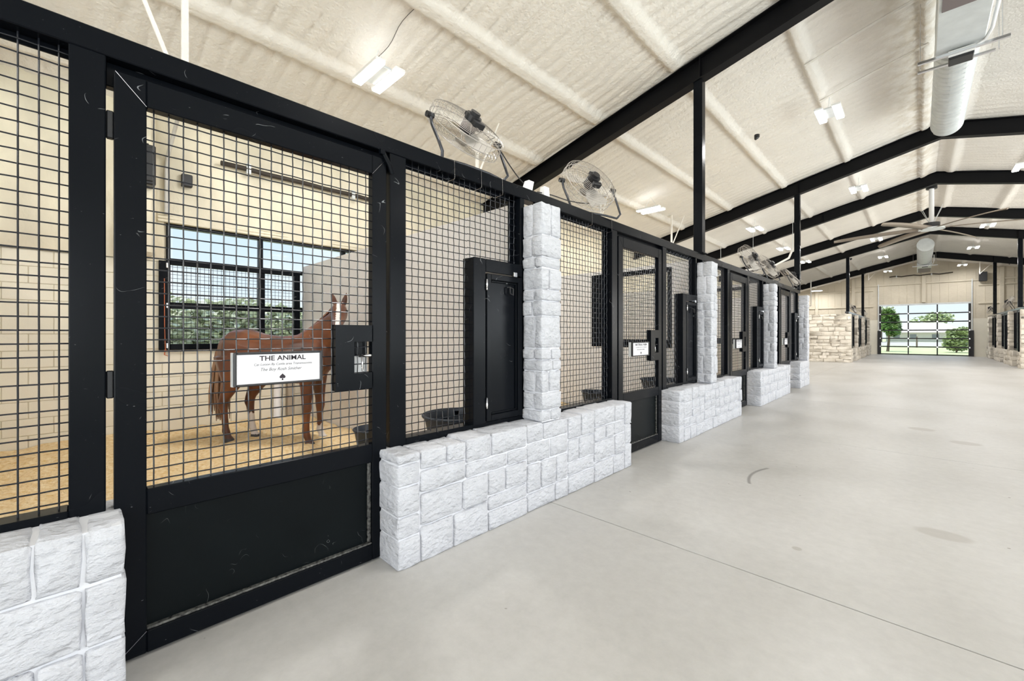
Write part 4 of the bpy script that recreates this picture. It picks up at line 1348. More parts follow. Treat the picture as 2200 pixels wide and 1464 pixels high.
def fan(x, y, z, tilt, label, yaw=0.0, base=True, h=0.34, off=-0.10, group='basket fans on the rail'):
    """fan on a bent-tube stand; x,y,z = point of the rail it stands on; tilt about the Y axis"""
    t = thing('basket_fan', (x, y, z), label, 'fan', group)
    piv = Vector((off, 0, h))
    Mx = Matrix.Translation(piv) @ Matrix.Rotation(R(tilt), 4, 'Y')
    Ya = Matrix.Rotation(R(yaw), 4, 'Z')
    def put(name, me, mtx, smooth=False):
        o = bpy.data.objects.new(name, me); COL.objects.link(o); o.parent = t; o.matrix_local = Ya @ mtx
        return o
    cage, blades, motor, hub, badge, hdl = FAN
    put('cage', cage, Mx)
    for b in blades: put('blade', b, Mx)
    put('motor', motor, Mx); put('hub', hub, Mx); put('centre_badge', badge, Mx); put('carry_handle', hdl, Mx)
    if not hasattr(fan, 'legs'): fan.legs = {}
    key = (off, h)
    if key not in fan.legs:
        out = []
        for s_ in (-1, 1):
            m_ = MB(); m_.tube([(off, s_ * 0.325, h), (off + 0.03, s_ * 0.335, h - 0.08), (off + 0.09, s_ * 0.325, 0.14), (0.0 - off * 0.0 + 0.03, s_ * 0.32, 0.05), (0.0, s_ * 0.30, 0.012)], 0.011, 8)
            out.append(m_.mesh('leg', M_CHROME if False else M_LEG, True))
        m_ = MB(); m_.tube([(0.0, -0.30, 0.012), (0.03, -0.12, 0.012), (0.03, 0.12, 0.012), (0.0, 0.30, 0.012)], 0.011, 8)
        kn = []
        for s_ in (-1, 1):
            k_ = MB(); k_.cyl((off, s_ * 0.305, h), (off, s_ * 0.36, h), 0.022, 10); kn.append(k_.mesh('knob', M_BLACKP, True))
        fan.legs[key] = (out, m_.mesh('base_bar', M_LEG, True), kn)
    lg, bb, kn = fan.legs[key]
    for l_ in lg: put('leg', l_, Matrix())
    put('base_bar', bb, Matrix())
    for k_ in kn: put('knob', k_, Matrix())
    return t
M_LEG = mat('fan_leg_paint', (0.05, 0.052, 0.06), 0.25, metal=0.5)
fan(-2.38, 2.06, 2.563, 49, 'basket fan nearest the camera, tipped steeply on the top rail')
fan(-2.38, 3.67, 2.563, 62, 'second basket fan, tipped over the rail beside the first stone pillar', yaw=-18)
fan(-2.38, 9.55, 2.563, 66, 'third basket fan, turned edge-on above the third stall', yaw=-12)
fan(-2.38, 10.95, 2.563, 56, 'fourth basket fan, just behind the edge-on one above the third pillar', yaw=-10)
fan(-2.38, 13.30, 2.563, 50, 'last basket fan of the near rail, below the second steel column')
fan(-2.48, 29.4, 2.46, 55, 'basket fan on the far left rail beside the slim column', group='basket fans on the far rails')
fan(-2.48, 35.2, 2.46, 40, 'farthest basket fan on the far left rail', group='basket fans on the far rails')
fan(3.05, 29.3, 2.46, -60, 'basket fan on the far right rail right of the column', group='basket fans on the far rails')
fan(3.05, 35.6, 2.46, -60, 'farthest basket fan on the far right rail', group='basket fans on the far rails')

# cords from the fans to the white outlets, and wire ties round the rail
def cable(pts, label, r=0.005, m=None):
    m_ = MB()
    P = [Vector(p) for p in pts]
    q = []
    for i in range(len(P) - 1):
        for k in range(6):
            f = k / 6
            a = P[max(0, i - 1)]; b = P[i]; c = P[i + 1]; d = P[min(len(P) - 1, i + 2)]
            q.append(0.5 * ((2 * b) + (c - a) * f + (2 * a - 5 * b + 4 * c - d) * f * f + (3 * b - a - 3 * c + d) * f ** 3))
    q.append(P[-1])
    m_.tube(q, r, 6)
    return tag(m_.build('power_cord', m or M_BLACKP, smooth=True), label, 'cord', 'power cords of the fans')
cable([(-2.46, 2.36, 2.90), (-2.45, 2.48, 2.78), (-2.43, 2.62, 2.66), (-2.40, 2.72, 2.60)], 'black cord sagging from the nearest basket fan to the white outlet')
cable([(-2.40, 2.80, 2.60), (-2.40, 3.0, 2.62), (-2.42, 3.3, 2.64), (-2.44, 3.65, 2.70), (-2.46, 3.95, 2.83)], 'black cord running from the outlets to the second basket fan')
for y, tl, lb in ((2.66, 0.25, 'tilted white outlet box on the rail above the first pillar, left of its twin'), (2.90, -0.1, 'white outlet box on the rail, right of the tilted one')):
    t = thing('outlet_box', (-2.39, y, 2.563), lb, 'outlet box', 'white outlet boxes on the rail')
    m_ = MB(); m_.prism([(-2.42, y - 0.045, 2.563), (-2.42, y + 0.035, 2.563), (-2.42, y + 0.035 + tl * 0.1, 2.66), (-2.42, y - 0.03 + tl * 0.1, 2.66)], (0.05, 0, 0)); m_.build('cover', M_WHITE, t)
    m_ = MB(); m_.bbox(-2.425, -2.365, y - 0.05, y + 0.04, 2.563, 2.575, 0.002); m_.build('bracket', M_GALV, t)
tie_lb = ['left wire tie under the nearest basket fan', 'middle wire tie under the nearest basket fan', 'right wire tie under the nearest basket fan',
          'left wire tie under the second basket fan', 'right wire tie under the second basket fan']
for y, lb in zip((1.83, 2.08, 2.30, 3.55, 3.92), tie_lb):
    m_ = MB(); m_.tube([(FX + 0.003, y, 2.44), (FX + 0.004, y - 0.004, 2.567), (FX - 0.104, y, 2.568), (FX - 0.106, y, 2.44), (FX - 0.05, y - 0.02, 2.425), (FX + 0.003, y, 2.44)], 0.0018, 5)
    tag(m_.build('wire_tie', M_CHROME, smooth=True), 'thin ' + lb + ', looped round the rail', 'wire tie', 'wire ties round the top rail')

# ================================================================== CEILING LIGHTS
def led(x, y, z, axis, label, n=2, length=0.60, gap=0.26, power=30):
    t = thing('ceiling_light', (x, y, z), label, 'light', 'white twin tube ceiling lights')
    L, W = length / 2, 0.055
    for s_ in (-1, 1):
        o = s_ * gap / 2
        if axis == 'x': b = (x - L, x + L, y + o - W, y + o + W)
        else: b = (x + o - W, x + o + W, y - L, y + L)
        MB().bbox(b[0] - 0.01, b[1] + 0.01, b[2] - 0.01, b[3] + 0.01, z + 0.006, z + 0.045, 0.005).build('housing', M_WHITE, t)
        MB().bbox(b[0], b[1], b[2], b[3], z - 0.012, z + 0.006, 0.003).build('tube_panel', M_LED, t)
    g = gap / 2
    if axis == 'x': MB().bbox(x - L * 0.7, x + L * 0.7, y - g, y + g, z + 0.02, z + 0.05, 0.004).build('driver_box', M_GALV, t)
    else: MB().bbox(x - g, x + g, y - L * 0.7, y + L * 0.7, z + 0.02, z + 0.05, 0.004).build('driver_box', M_GALV, t)
    zt = roof_z(x) - 0.06
    for s_ in (-1, 1):
        px, py = (x + s_ * L * 0.6, y) if axis == 'x' else (x, y + s_ * L * 0.6)
        m_ = MB(); m_.tube([(px, py, z + 0.05), (x, y, zt)], 0.003, 4); m_.build('hanger', M_GALV, t)
    area_light('lamp_glow', (x, y, z - 0.03), (0, 0, 0), length if axis == 'x' else 0.35, 0.35 if axis == 'x' else length, power, (1.0, 0.985, 0.965))
    area_light('lamp_glow', (x, y, z + 0.06), (R(180), 0, 0), length if axis == 'x' else 0.35, 0.35 if axis == 'x' else length, power * 0.012, (1.0, 0.985, 0.965))
    return t
LL = [(-4.82, 2.59, 'x', 'twin tube ceiling light left of the nearest basket fan'),
      (-4.91, 10.16, 'x', 'twin tube ceiling light right of the second basket fan, over the second stall'),
      (-3.83, 15.35, 'y', 'twin tube ceiling light seen just left of the second steel column'),
      (-3.87, 19.6, 'y', 'twin tube ceiling light above the edge-on basket fans'),
      (-3.84, 23.9, 'y', 'twin tube ceiling light just right of the second steel column'),
      (-5.2, 36.6, 'x', 'lone bar of light low over the far left stalls'),
      (-1.18, 9.65, 'y', 'large twin tube ceiling light between the first two roof beams'),
      (-1.20, 15.2, 'y', 'twin tube ceiling light between the second and third roof beams'),
      (-1.28, 23.6, 'y', 'twin tube ceiling light left of the big ceiling fan blades'),
      (-1.32, 29.2, 'y', 'twin tube ceiling light left of the far duct, nearer of two'),
      (-1.40, 35.8, 'y', 'twin tube ceiling light left of the far duct, farther of two'),
      (1.87, 23.7, 'y', 'twin tube ceiling light right of the big ceiling fan'),
      (1.86, 29.3, 'y', 'twin tube ceiling light right of the far duct, nearer of two'),
      (1.86, 36.2, 'y', 'twin tube ceiling light right of the far duct, farther of two')]
for x, y, ax, lb in LL:
    led(x, y, roof_z(x) - 0.40, ax, lb, power=(80 if ax == 'x' else 30) if y < 22 else 62)
# added unseen lights of the same kind behind and beside the camera, for flat fill
for x, y, lb in ((-1.2, 2.2, 'over the aisle beside the nearest stall'), (-4.8, -3.5, 'over the stall behind the camera'), (2.0, 3.0, 'right of the camera, first of its row'), (2.0, 9.6, 'right of the camera, second of its row'),
                 (4.8, 6.0, 'over the right bay, level with the first roof beam'), (1.87, 16.0, 'right of the ridge before the big fan'), (-1.2, -4.5, 'behind the camera, left of the ridge'), (2.0, -4.0, 'behind the camera, right of the ridge'),
                 (5.2, 14.0, 'over the right bay, level with the second roof beam'), (5.2, 21.0, 'over the right end of the cross hall')):
    led(x, y, roof_z(x) - 0.40, 'y', 'added unseen twin tube fill light ' + lb)

# black dome sensors
def sensor(x, y, label):
    t = thing('dome_sensor', (x, y, roof_z(x) - 0.12), label, 'sensor', 'small black sensors under the roof')
    z = roof_z(x) - 0.12
    m_ = MB(); m_.cyl((x, y, z), (x, y, z - 0.05), 0.05, 12); m_.build('body', M_BLACKP, t)
    m_ = MB(); m_.cyl((x, y, z - 0.05), (x - 0.02, y - 0.03, z - 0.09), 0.04, 12, r1=0.025); m_.build('lens_cap', M_BLACKP, t)
sensor(-2.36, 9.6, 'small black sensor under the roof between the first two beams')
sensor(-2.55, 28.3, 'small black sensor beside the column of the far left stalls')
sensor(-2.5, 35.6, 'small black sensor beside the slim far left column')
sensor(3.6, 29.2, 'small black sensor under the right roof slope, nearer one')
sensor(3.6, 35.5, 'small black sensor under the right roof slope, farther one')

# white purlin braces (V of thin rods)
def brace(x, y, z0, z1, dx, dy, label):
    t = thing('roof_brace', (x, y, z0), label, 'brace', 'thin cream roof braces')
    m_ = MB(); m_.bbox(x - 0.022, x + 0.022, y - 0.022, y + 0.022, z0, z1, 0.004); m_.build('rod', M_FOAM, t)
    m_ = MB(); m_.tube([(x, y, z0 + 0.02), (x + dx, y + dy, z1)], 0.016, 5); m_.build('diagonal', M_FOAM, t)
brace(-4.1, 0.577, 3.15, roof_z(-4.1), 0.0, -0.72, 'thin cream brace rising beyond the rail above the first stall door')
brace(-5.2, 4.55, 3.9, roof_z(-5.2), 0.2, 0.3, 'thin cream brace seen under the nearest basket fan')
brace(-5.2, 8.26, 3.9, roof_z(-5.2), 0.2, 0.15, 'thin cream brace seen under the second basket fan')
brace(-5.2, 12.1, 3.9, roof_z(-5.2), 0.25, 0.3, 'thin cream brace just left of the first steel column')
m_ = MB(); m_.tube([(x, 2.66 + 0.02 * math.sin(x * 9), roof_z(x) - 0.035) for x in np.linspace(-3.95, -5.02, 12)], 0.0045, 5)  # dark line added for the shade in a crease of the foam
tag(m_.build('crease_line', M_CREASE, smooth=True), 'thin dark line standing in for a shaded foam crease by the nearest ceiling light', 'cord')
brace(-2.4, 36.9, 5.0, roof_z(-2.4), 0.4, 0.0, 'small pale brace at the top of the far gable, left of the door track')
brace(2.6, 36.9, 4.9, roof_z(2.6), 0.6, 0.0, 'small pale brace at the top of the far gable, right of the door track')
m_ = MB(); m_.bbox(2.62, 2.95, YF - 0.40, YF - 0.11, 4.55, 5.1, 0.01)
tag(m_.build('door_motor', M_BLACKP), 'black door motor box high right of the far glass door', 'motor')
t = thing('heater_pipe', (-4.0, 17.0, 3.9), 'bent cream pipe hanging below the roof above the edge-on basket fans', 'pipe')
m_ = MB(); m_.tube([(-5.6, 17.0, 3.60), (-3.6, 17.0, 3.78), (-3.2, 17.0, 3.98), (-3.08, 17.0, 4.3)], 0.035, 8); m_.build('pipe_run', M_FOAM, t, smooth=True)
for px, pz in ((-5.4, 3.62), (-4.3, 3.72), (-3.09, 4.28)):
    MB().tube([(px, 17.0, pz), (px, 17.0, roof_z(px) - 0.02)], 0.006, 4).build('hanger', M_GALV, t)
m_ = MB(); m_.tube([(-6.6, 33.0, 3.2), (-5.0, 33.0, 3.2), (-5.0, 33.0, 4.2), (-5.0, 33.0, roof_z(-5.0) - 0.02)], 0.03, 8)
tag(m_.build('white_pipe', M_WHITE, smooth=True), 'thin white pipe bent at a right angle above the far left end wall', 'pipe')

# ================================================================== DUCTS
def duct(x, z, r, yb0, yb1, yc0, yc1, label):
    t = thing('air_duct', (x, (yb0 + yc1) / 2, z), label, 'duct', 'galvanised air ducts at the ridge')
    n = 40
    vs = []; fs = []
    L = yc1 - yc0; m = int(L / 0.019)
    for i in range(m + 1):
        yy = yc0 + L * i / m
        for k in range(n):
            an = 2 * math.pi * k / n
            ph = (i / 8 + k / n) % 1.0
            rr = r - (0.016 if ph < 0.20 else 0.0)
            vs.append((x + rr * math.cos(an), yy, z + rr * math.sin(an)))
    for i in range(m):
        for k in range(n):
            k2 = (k + 1) % n
            fs.append((i * n + k, i * n + k2, (i + 1) * n + k2, (i + 1) * n + k))
    fs.append(tuple(range(m * n, m * n + n)))
    fs.append(tuple(range(n)))
    mb = MB(); mb.add(vs, fs); mb.build('spiral_tube', M_GALV, t, smooth=False)
    mb = MB(); mb.bbox(x - r, x + r, yb0, yb1, z - r * 1.02, z + r, 0.01); mb.build('unit_box', M_GALV, t)
    yg0, yg1 = (yb0, yb0 + (yb1 - yb0) * 0.62) if yb0 < yc0 else (yb0 + 0.4 * (yb1 - yb0), yb1)
    mb = MB(); mb.box(x - r * 0.85, x + r * 0.95, yg0 + 0.03, yg1, z - r * 1.02 - 0.012, z - r * 1.02); mb.build('return_grille', M_GRILL, t)
    yj = yb1 if yb0 < yc0 else yb0
    for d_, nm in ((-0.12, 'strut'), (0.22, 'strut')):
        mb = MB(); mb.bbox(x - r - 0.18, x + r + (0.22 if d_ < 0 else 0.12), yj + d_ - 0.02, yj + d_ + 0.02, z - r * 1.02 - 0.075 if d_ < 0 else z - r - 0.05, z - r * 1.02 - 0.035 if d_ < 0 else z - r - 0.02, 0.003); mb.build(nm, M_CHROME, t)
    mb = MB(); mb.bbox(x - 0.10, x + 0.14, yj - 0.10, yj + 0.12, z - r - 0.13, z - r - 0.02, 0.01); mb.build('control_box', M_BLACKP, t)
    mb = MB(); mb.bbox(x - 0.11, x + 0.15, yj - 0.13, yj - 0.10, z - r - 0.10, z - r - 0.02, 0.005); mb.build('tray', M_WHITE, t)
    mb = MB(); mb.tube([(x + 0.16, yj - 0.12, z - r - 0.05), (x + r, yj - 0.14, z - r - 0.02), (x + r + 0.05, yj - 0.25, z - r + 0.05), (x + r + 0.06, yj - 0.9, z - r + 0.1), (x + r + 0.06, yj - 0.95, z + 0.1)], 0.02, 7); mb.build('drain_pipe', M_WHITE, t, smooth=True)
    for px in (x - r - 0.15, x + r + 0.15):
        for d_ in (-0.12, 0.22):
            mb = MB(); mb.tube([(px, yj + d_, z - r - 0.05), (px, yj + d_, roof_z(px) - 0.02)], 0.004, 4); mb.build('threaded_rod', M_CHROME, t)
    return t
duct(0.405, 5.52, 0.235, 5.4, 8.5, 8.5, 11.95, 'near galvanised spiral duct with its square unit, hanging at the ridge')
duct(0.24, 5.50, 0.30, 32.6, 36.3, 27.2, 32.6, 'far galvanised duct and unit hanging before the gable wall')

# ================================================================== BIG CEILING FAN
def big_fan(x, y, zh, label):
    t = thing('ceiling_fan', (x, y, zh), label, 'ceiling fan')
    zt = roof_z(x) - 0.15
    m_ = MB(); m_.cyl((x, y, zh + 0.1), (x, y, zt - 0.15), 0.06, 14); m_.build('downrod', M_WHITE, t, smooth=True)
    m_ = MB(); m_.bbox(x - 0.28, x + 0.28, y - 0.04, y + 0.04, zt - 0.06, zt - 0.01); m_.build('mount_bar', M_GALV, t)
    m_ = MB(); m_.cyl((x, y, zt - 0.22), (x, y, zt - 0.05), 0.13, 14); m_.build('mount_cup', M_BLACKP, t)
    m_ = MB(); m_.cyl((x, y, zh - 0.02), (x, y, zh + 0.14), 0.19, 18); m_.build('motor', M_BLACKP, t)
    m_ = MB(); m_.cyl((x, y, zh - 0.06), (x, y, zh - 0.02), 0.30, 22); m_.build('hub_plate', M_GALV, t)
    for k in range(6):
        an = R(184 + 60 * k)
        c, s_ = math.cos(an), math.sin(an)
        m_ = MB(); n = 10; vs = []
        for i in range(n + 1):
            f = i / n
            rr = 0.22 + 2.15 * f
            w = 0.13 * (1 - 0.25 * f) * (1 if f < 0.92 else math.sqrt(max(0.05, 1 - ((f - 0.92) / 0.085) ** 2)))
            droop = zh - 0.03 + 0.02 * f - 0.10 * f * f
            for g, dz in ((-1, -0.035), (0, 0.02), (1, 0.035), (0, -0.012)):
                px = x + c * rr - s_ * w * g; py = y + s_ * rr + c * w * g
                vs.append((px, py, droop + dz))
        fs = []
        for i in range(n):
            for j in range(4):
                j2 = (j + 1) % 4
                fs.append((i * 4 + j, i * 4 + j2, (i + 1) * 4 + j2, (i + 1) * 4 + j))
        fs.append((0, 1, 2, 3)); fs.append((n * 4 + 3, n * 4 + 2, n * 4 + 1, n * 4))
        m_.add(vs, fs); m_.build('blade', M_HVLS, t, smooth=True)
    for k in range(4):
        an = R(45 + 90 * k)
        m_ = MB(); m_.tube([(x + 0.07 * math.cos(an), y + 0.07 * math.sin(an), zh + 0.15), (x + 0.33 * math.cos(an), y + 0.33 * math.sin(an), zh + 0.62)], 0.006, 5); m_.build('guy_wire', M_GALV, t)
big_fan(0.29, 18.15, 4.62, 'big brown-bladed ceiling fan hanging at the ridge over the cross hall')

# ================================================================== HORSE
def loft(mb, secs, n=14):
    """secs: list of (centre, ry, rz, forward direction) ellipse sections"""
    vs = []
    for c, ry, rz, d in secs:
        d = Vector(d).normalized(); c = Vector(c)
        side = Vector((-d.y, d.x, 0))
        if side.length < 1e-3: side = Vector((0, 1, 0))
        side.normalize(); up = d.cross(side) * -1
        up = side.cross(d) * -1 if False else d.cross(side)
        for k in range(n):
            a = 2 * math.pi * k / n
            q = c + side * (ry * math.cos(a)) + up * (rz * math.sin(a))
            vs.append(tuple(q))
    fs = []
    m = len(secs)
    for i in range(m - 1):
        for k in range(n):
            k2 = (k + 1) % n
            fs.append((i * n + k, i * n + k2, (i + 1) * n + k2, (i + 1) * n + k))
    fs.append(tuple(range(n))[::-1]); fs.append(tuple(range((m - 1) * n, m * n)))
    mb.add(vs, fs)

M_COAT = mat('chestnut_coat', (0.19, 0.062, 0.024), 0.30, var=0.5, vscale=3.2, col2=(0.060, 0.020, 0.012), spec=0.5)
M_SOCK = mat('white_sock', (0.66, 0.60, 0.57), 0.7)
M_HOOF = mat('dark_hoof', (0.03, 0.03, 0.035), 0.5)
M_TAIL = mat('flaxen_tail', (0.40, 0.26, 0.16), 0.6, var=0.6, vscale=5, col2=(0.15, 0.05, 0.02), stretch=(4, 4, 1))
M_MANE = mat('chestnut_mane', (0.18, 0.055, 0.02), 0.6, var=0.4, vscale=20)
M_EYE = mat('horse_eye', (0.01, 0.006, 0.004), 0.1)

HC = Vector((-5.66, 1.70, 0.03)); HA = R(35.2)
def make_horse():
    t = thing('horse', HC, 'chestnut horse standing on the shavings behind the first stall door', 'horse')
    t.rotation_euler = (0, 0, HA)
    mb = MB()
    X = (1, 0, 0)
    # trunk
    loft(mb, [((-0.72, 0, 1.10), 0.06, 0.10, X), ((-0.68, 0, 1.12), 0.17, 0.20, X), ((-0.56, 0, 1.13), 0.235, 0.25, X), ((-0.38, 0, 1.12), 0.255, 0.27, X),
              ((-0.16, 0, 1.06), 0.245, 0.265, X), ((0.08, 0, 1.02), 0.25, 0.28, X), ((0.30, 0, 1.02), 0.235, 0.30, X),
              ((0.48, 0, 1.05), 0.20, 0.30, X), ((0.62, 0, 1.06), 0.165, 0.25, X), ((0.71, 0, 1.06), 0.10, 0.16, X)], 18)
    # neck, curving to the right towards the camera
    nk = [((0.42, 0, 1.14), 0.13, 0.24, (0.6, 0, 0.8)), ((0.56, 0.0, 1.25), 0.11, 0.21, (0.7, 0, 0.8)), ((0.70, -0.02, 1.38), 0.088, 0.17, (0.65, -0.15, 0.8)),
          ((0.81, -0.05, 1.50), 0.075, 0.135, (0.55, -0.3, 0.75)), ((0.88, -0.10, 1.58), 0.068, 0.11, (0.5, -0.5, 0.6)), ((0.91, -0.15, 1.62), 0.066, 0.09, (0.4, -0.8, 0.3))]
    loft(mb, nk, 14)
    # head, pointing right and down
    H0 = Vector((0.90, -0.12, 1.62)); hd = Vector((0.42, -0.78, -0.52)).normalized()
    hs = [(-0.03, 0.05, 0.07), (0.04, 0.085, 0.105), (0.12, 0.095, 0.125), (0.20, 0.08, 0.115), (0.30, 0.062, 0.085), (0.40, 0.052, 0.066), (0.48, 0.052, 0.062), (0.53, 0.035, 0.04)]
    loft(mb, [(H0 + hd * a, b, c, hd) for a, b, c in hs], 14)
    sd_ = Vector((-hd.y, hd.x, 0)).normalized(); upv = hd.cross(sd_)
    if upv.z < 0: upv = -upv
    # ears
    for s_ in (-1, 1):
        b0 = H0 + sd_ * (0.05 * s_) + upv * 0.07
        mb.tube([tuple(b0), tuple(b0 + Vector((0, 0, 0.055)) + sd_ * 0.012 * s_), tuple(b0 + Vector((0, 0, 0.13)) + sd_ * 0.03 * s_)], [0.034, 0.03, 0.006], 8)
    # legs: (top x, y) , hoof x,y, fore or hind
    def leg(fx, fy, fore, dx=0.0):
        Z = (0, 0, -1)
        if fore:
            P_ = [((fx - 0.02, fy * 0.75, 0.98), 0.085, 0.12), ((fx - 0.005, fy * 0.85, 0.84), 0.075, 0.10), ((fx, fy * 0.92, 0.70), 0.055, 0.070), ((fx, fy, 0.52), 0.042, 0.050), ((fx + 0.004, fy, 0.44), 0.044, 0.048),
                  ((fx, fy, 0.38), 0.034, 0.038), ((fx, fy, 0.27), 0.026, 0.031), ((fx, fy, 0.17), 0.027, 0.033), ((fx, fy, 0.13), 0.034, 0.040), ((fx + 0.022, fy, 0.085), 0.028, 0.031), ((fx + 0.04, fy, 0.055), 0.040, 0.044), ((fx + 0.05, fy, 0.0), 0.052, 0.060)]
        else:
            P_ = [((fx + 0.06, fy * 0.85, 1.05), 0.12, 0.22), ((fx + 0.08, fy * 0.95, 0.88), 0.105, 0.17), ((fx + 0.07, fy, 0.74), 0.075, 0.125), ((fx + 0.0, fy, 0.62), 0.052, 0.082), ((fx - 0.06, fy, 0.52), 0.040, 0.058), ((fx - 0.075, fy, 0.455), 0.040, 0.054),
                  ((fx - 0.06, fy, 0.39), 0.033, 0.040), ((fx - 0.045, fy, 0.28), 0.028, 0.033), ((fx - 0.035, fy, 0.18), 0.028, 0.034), ((fx - 0.03, fy, 0.135), 0.035, 0.041), ((fx - 0.005, fy, 0.085), 0.029, 0.032), ((fx + 0.01, fy, 0.055), 0.041, 0.045), ((fx + 0.02, fy, 0.0), 0.052, 0.060)]
        n = 12; vs = []
        for c, ry, rx in P_:
            for k in range(n):
                a = 2 * math.pi * k / n
                vs.append((c[0] + rx * 1.18 * math.cos(a), c[1] + ry * 1.2 * math.sin(a), c[2]))
        m = len(P_); fs = []
        for i in range(m - 1):
            for k in range(n):
                k2 = (k + 1) % n
                fs.append((i * n + k, (i + 1) * n + k, (i + 1) * n + k2, i * n + k2))
        fs.append(tuple(range(n))); fs.append(tuple(range((m - 1) * n, m * n))[::-1])
        mb.add(vs, fs)
    leg(0.50, -0.15, True)     # near fore (brown)
    leg(0.46, 0.17, True)      # off fore (white sock)
    leg(-0.56, -0.13, False)   # near hind
    leg(-0.42, 0.13, False)    # off hind (white sock)
    me0 = mb.mesh('body', M_COAT)
    # merge everything into one skin
    tmp = bpy.data.objects.new('tmp', me0); COL.objects.link(tmp)
    md = tmp.modifiers.new('r', 'REMESH'); md.mode = 'VOXEL'; md.voxel_size = 0.013
    sm = tmp.modifiers.new('s', 'SMOOTH'); sm.iterations = 4; sm.factor = 0.5
    dg = bpy.context.evaluated_depsgraph_get()
    me = bpy.data.meshes.new_from_object(tmp.evaluated_get(dg))
    bpy.data.objects.remove(tmp)
    me.name = 'body'
    me.materials.clear()
    for m_ in (M_COAT, M_SOCK, M_HOOF): me.materials.append(m_)
    nv = len(me.polygons)
    cen = np.empty(nv * 3, np.float32); me.polygons.foreach_get('center', cen); cen = cen.reshape(-1, 3)
    mi = np.zeros(nv, np.int32)
    jag = 0.012 * np.sin(cen[:, 0] * 90 + cen[:, 1] * 70)
    z = cen[:, 2] + jag
    sock = ((cen[:, 0] > 0.2) & (cen[:, 1] > 0) & (z < 0.20)) | ((cen[:, 0] < -0.2) & (cen[:, 1] > 0) & (z < 0.33))
    mi[sock] = 1
    mi[cen[:, 2] < 0.055] = 2
    # blaze down the face
    f0 = np.array(H0); hh = np.array(hd); up_ = np.array(upv); ss = np.array(sd_)
    rel = cen - f0
    al = rel @ hh; la = rel @ ss; ve = rel @ up_
    mi[(al > 0.06) & (al < 0.5) & (np.abs(la) < 0.022) & (ve > 0.01)] = 1
    me.polygons.foreach_set('material_index', mi)
    me.polygons.foreach_set('use_smooth', [True] * nv)
    def put(name, me_, label=None):
        o = bpy.data.objects.new(name, me_); COL.objects.link(o); o.parent = t
        if label: o['label'] = label
        return o
    put('body', me)
    # tail
    rnd = random.Random(3)
    tb = MB()
    for k in range(46):
        a = rnd.uniform(-0.05, 0.05); b = rnd.uniform(-0.035, 0.035); e_ = rnd.uniform(0.30, 0.46)
        tb.tube([(-0.70 + b * 0.3, a * 0.4, 1.20), (-0.77 + b, a * 0.8, 1.10), (-0.80 + b * 1.5, a * 1.2, 0.85), (-0.80 + b * 2.0, a * 1.8, 0.60), (-0.80 + b * 2.6, a * 1.6, e_ * 0.8)], [0.022, 0.024, 0.020, 0.015, 0.004], 5)
    put('tail', tb.mesh('tail', M_TAIL, True), 'long tail, dark above and flaxen at the tip')
    mn = MB()
    for k in range(26):
        f = k / 25
        x = 0.44 + (0.90 - 0.44) * f; zt = 1.36 + 0.33 * f; yy = -0.10 * f * f
        mn.tube([(x - 0.05, yy, zt), (x - 0.04, yy + 0.06, zt - 0.03), (x - 0.01, yy + 0.10, zt - 0.14)], [0.016, 0.014, 0.004], 5)
    put('mane', mn.mesh('mane', M_MANE, True))
    for s_ in (-1, 1):
        c = H0 + hd * 0.15 + sd_ * (0.084 * s_) + upv * 0.045
        eb = MB(); vs = []; 
        n, m = 10, 6
        for i in range(m + 1):
            th = math.pi * i / m
            for k in range(n):
                ph = 2 * math.pi * k / n
                vs.append((c.x + 0.018 * math.sin(th) * math.cos(ph), c.y + 0.018 * math.sin(th) * math.sin(ph), c.z + 0.018 * math.cos(th)))
        fs = [(i * n + k, i * n + (k + 1) % n, (i + 1) * n + (k + 1) % n, (i + 1) * n + k) for i in range(m) for k in range(n)]
        eb.add(vs, fs); put('eye', eb.mesh('eye', M_EYE, True))
    return t
make_horse()

# ================================================================== OUTSIDE
g = MB(); g.box(-150, 150, -120, 200, -0.45, -0.32)
tag(g.build('lawn', M_GRASS), None, None, None, 'structure')

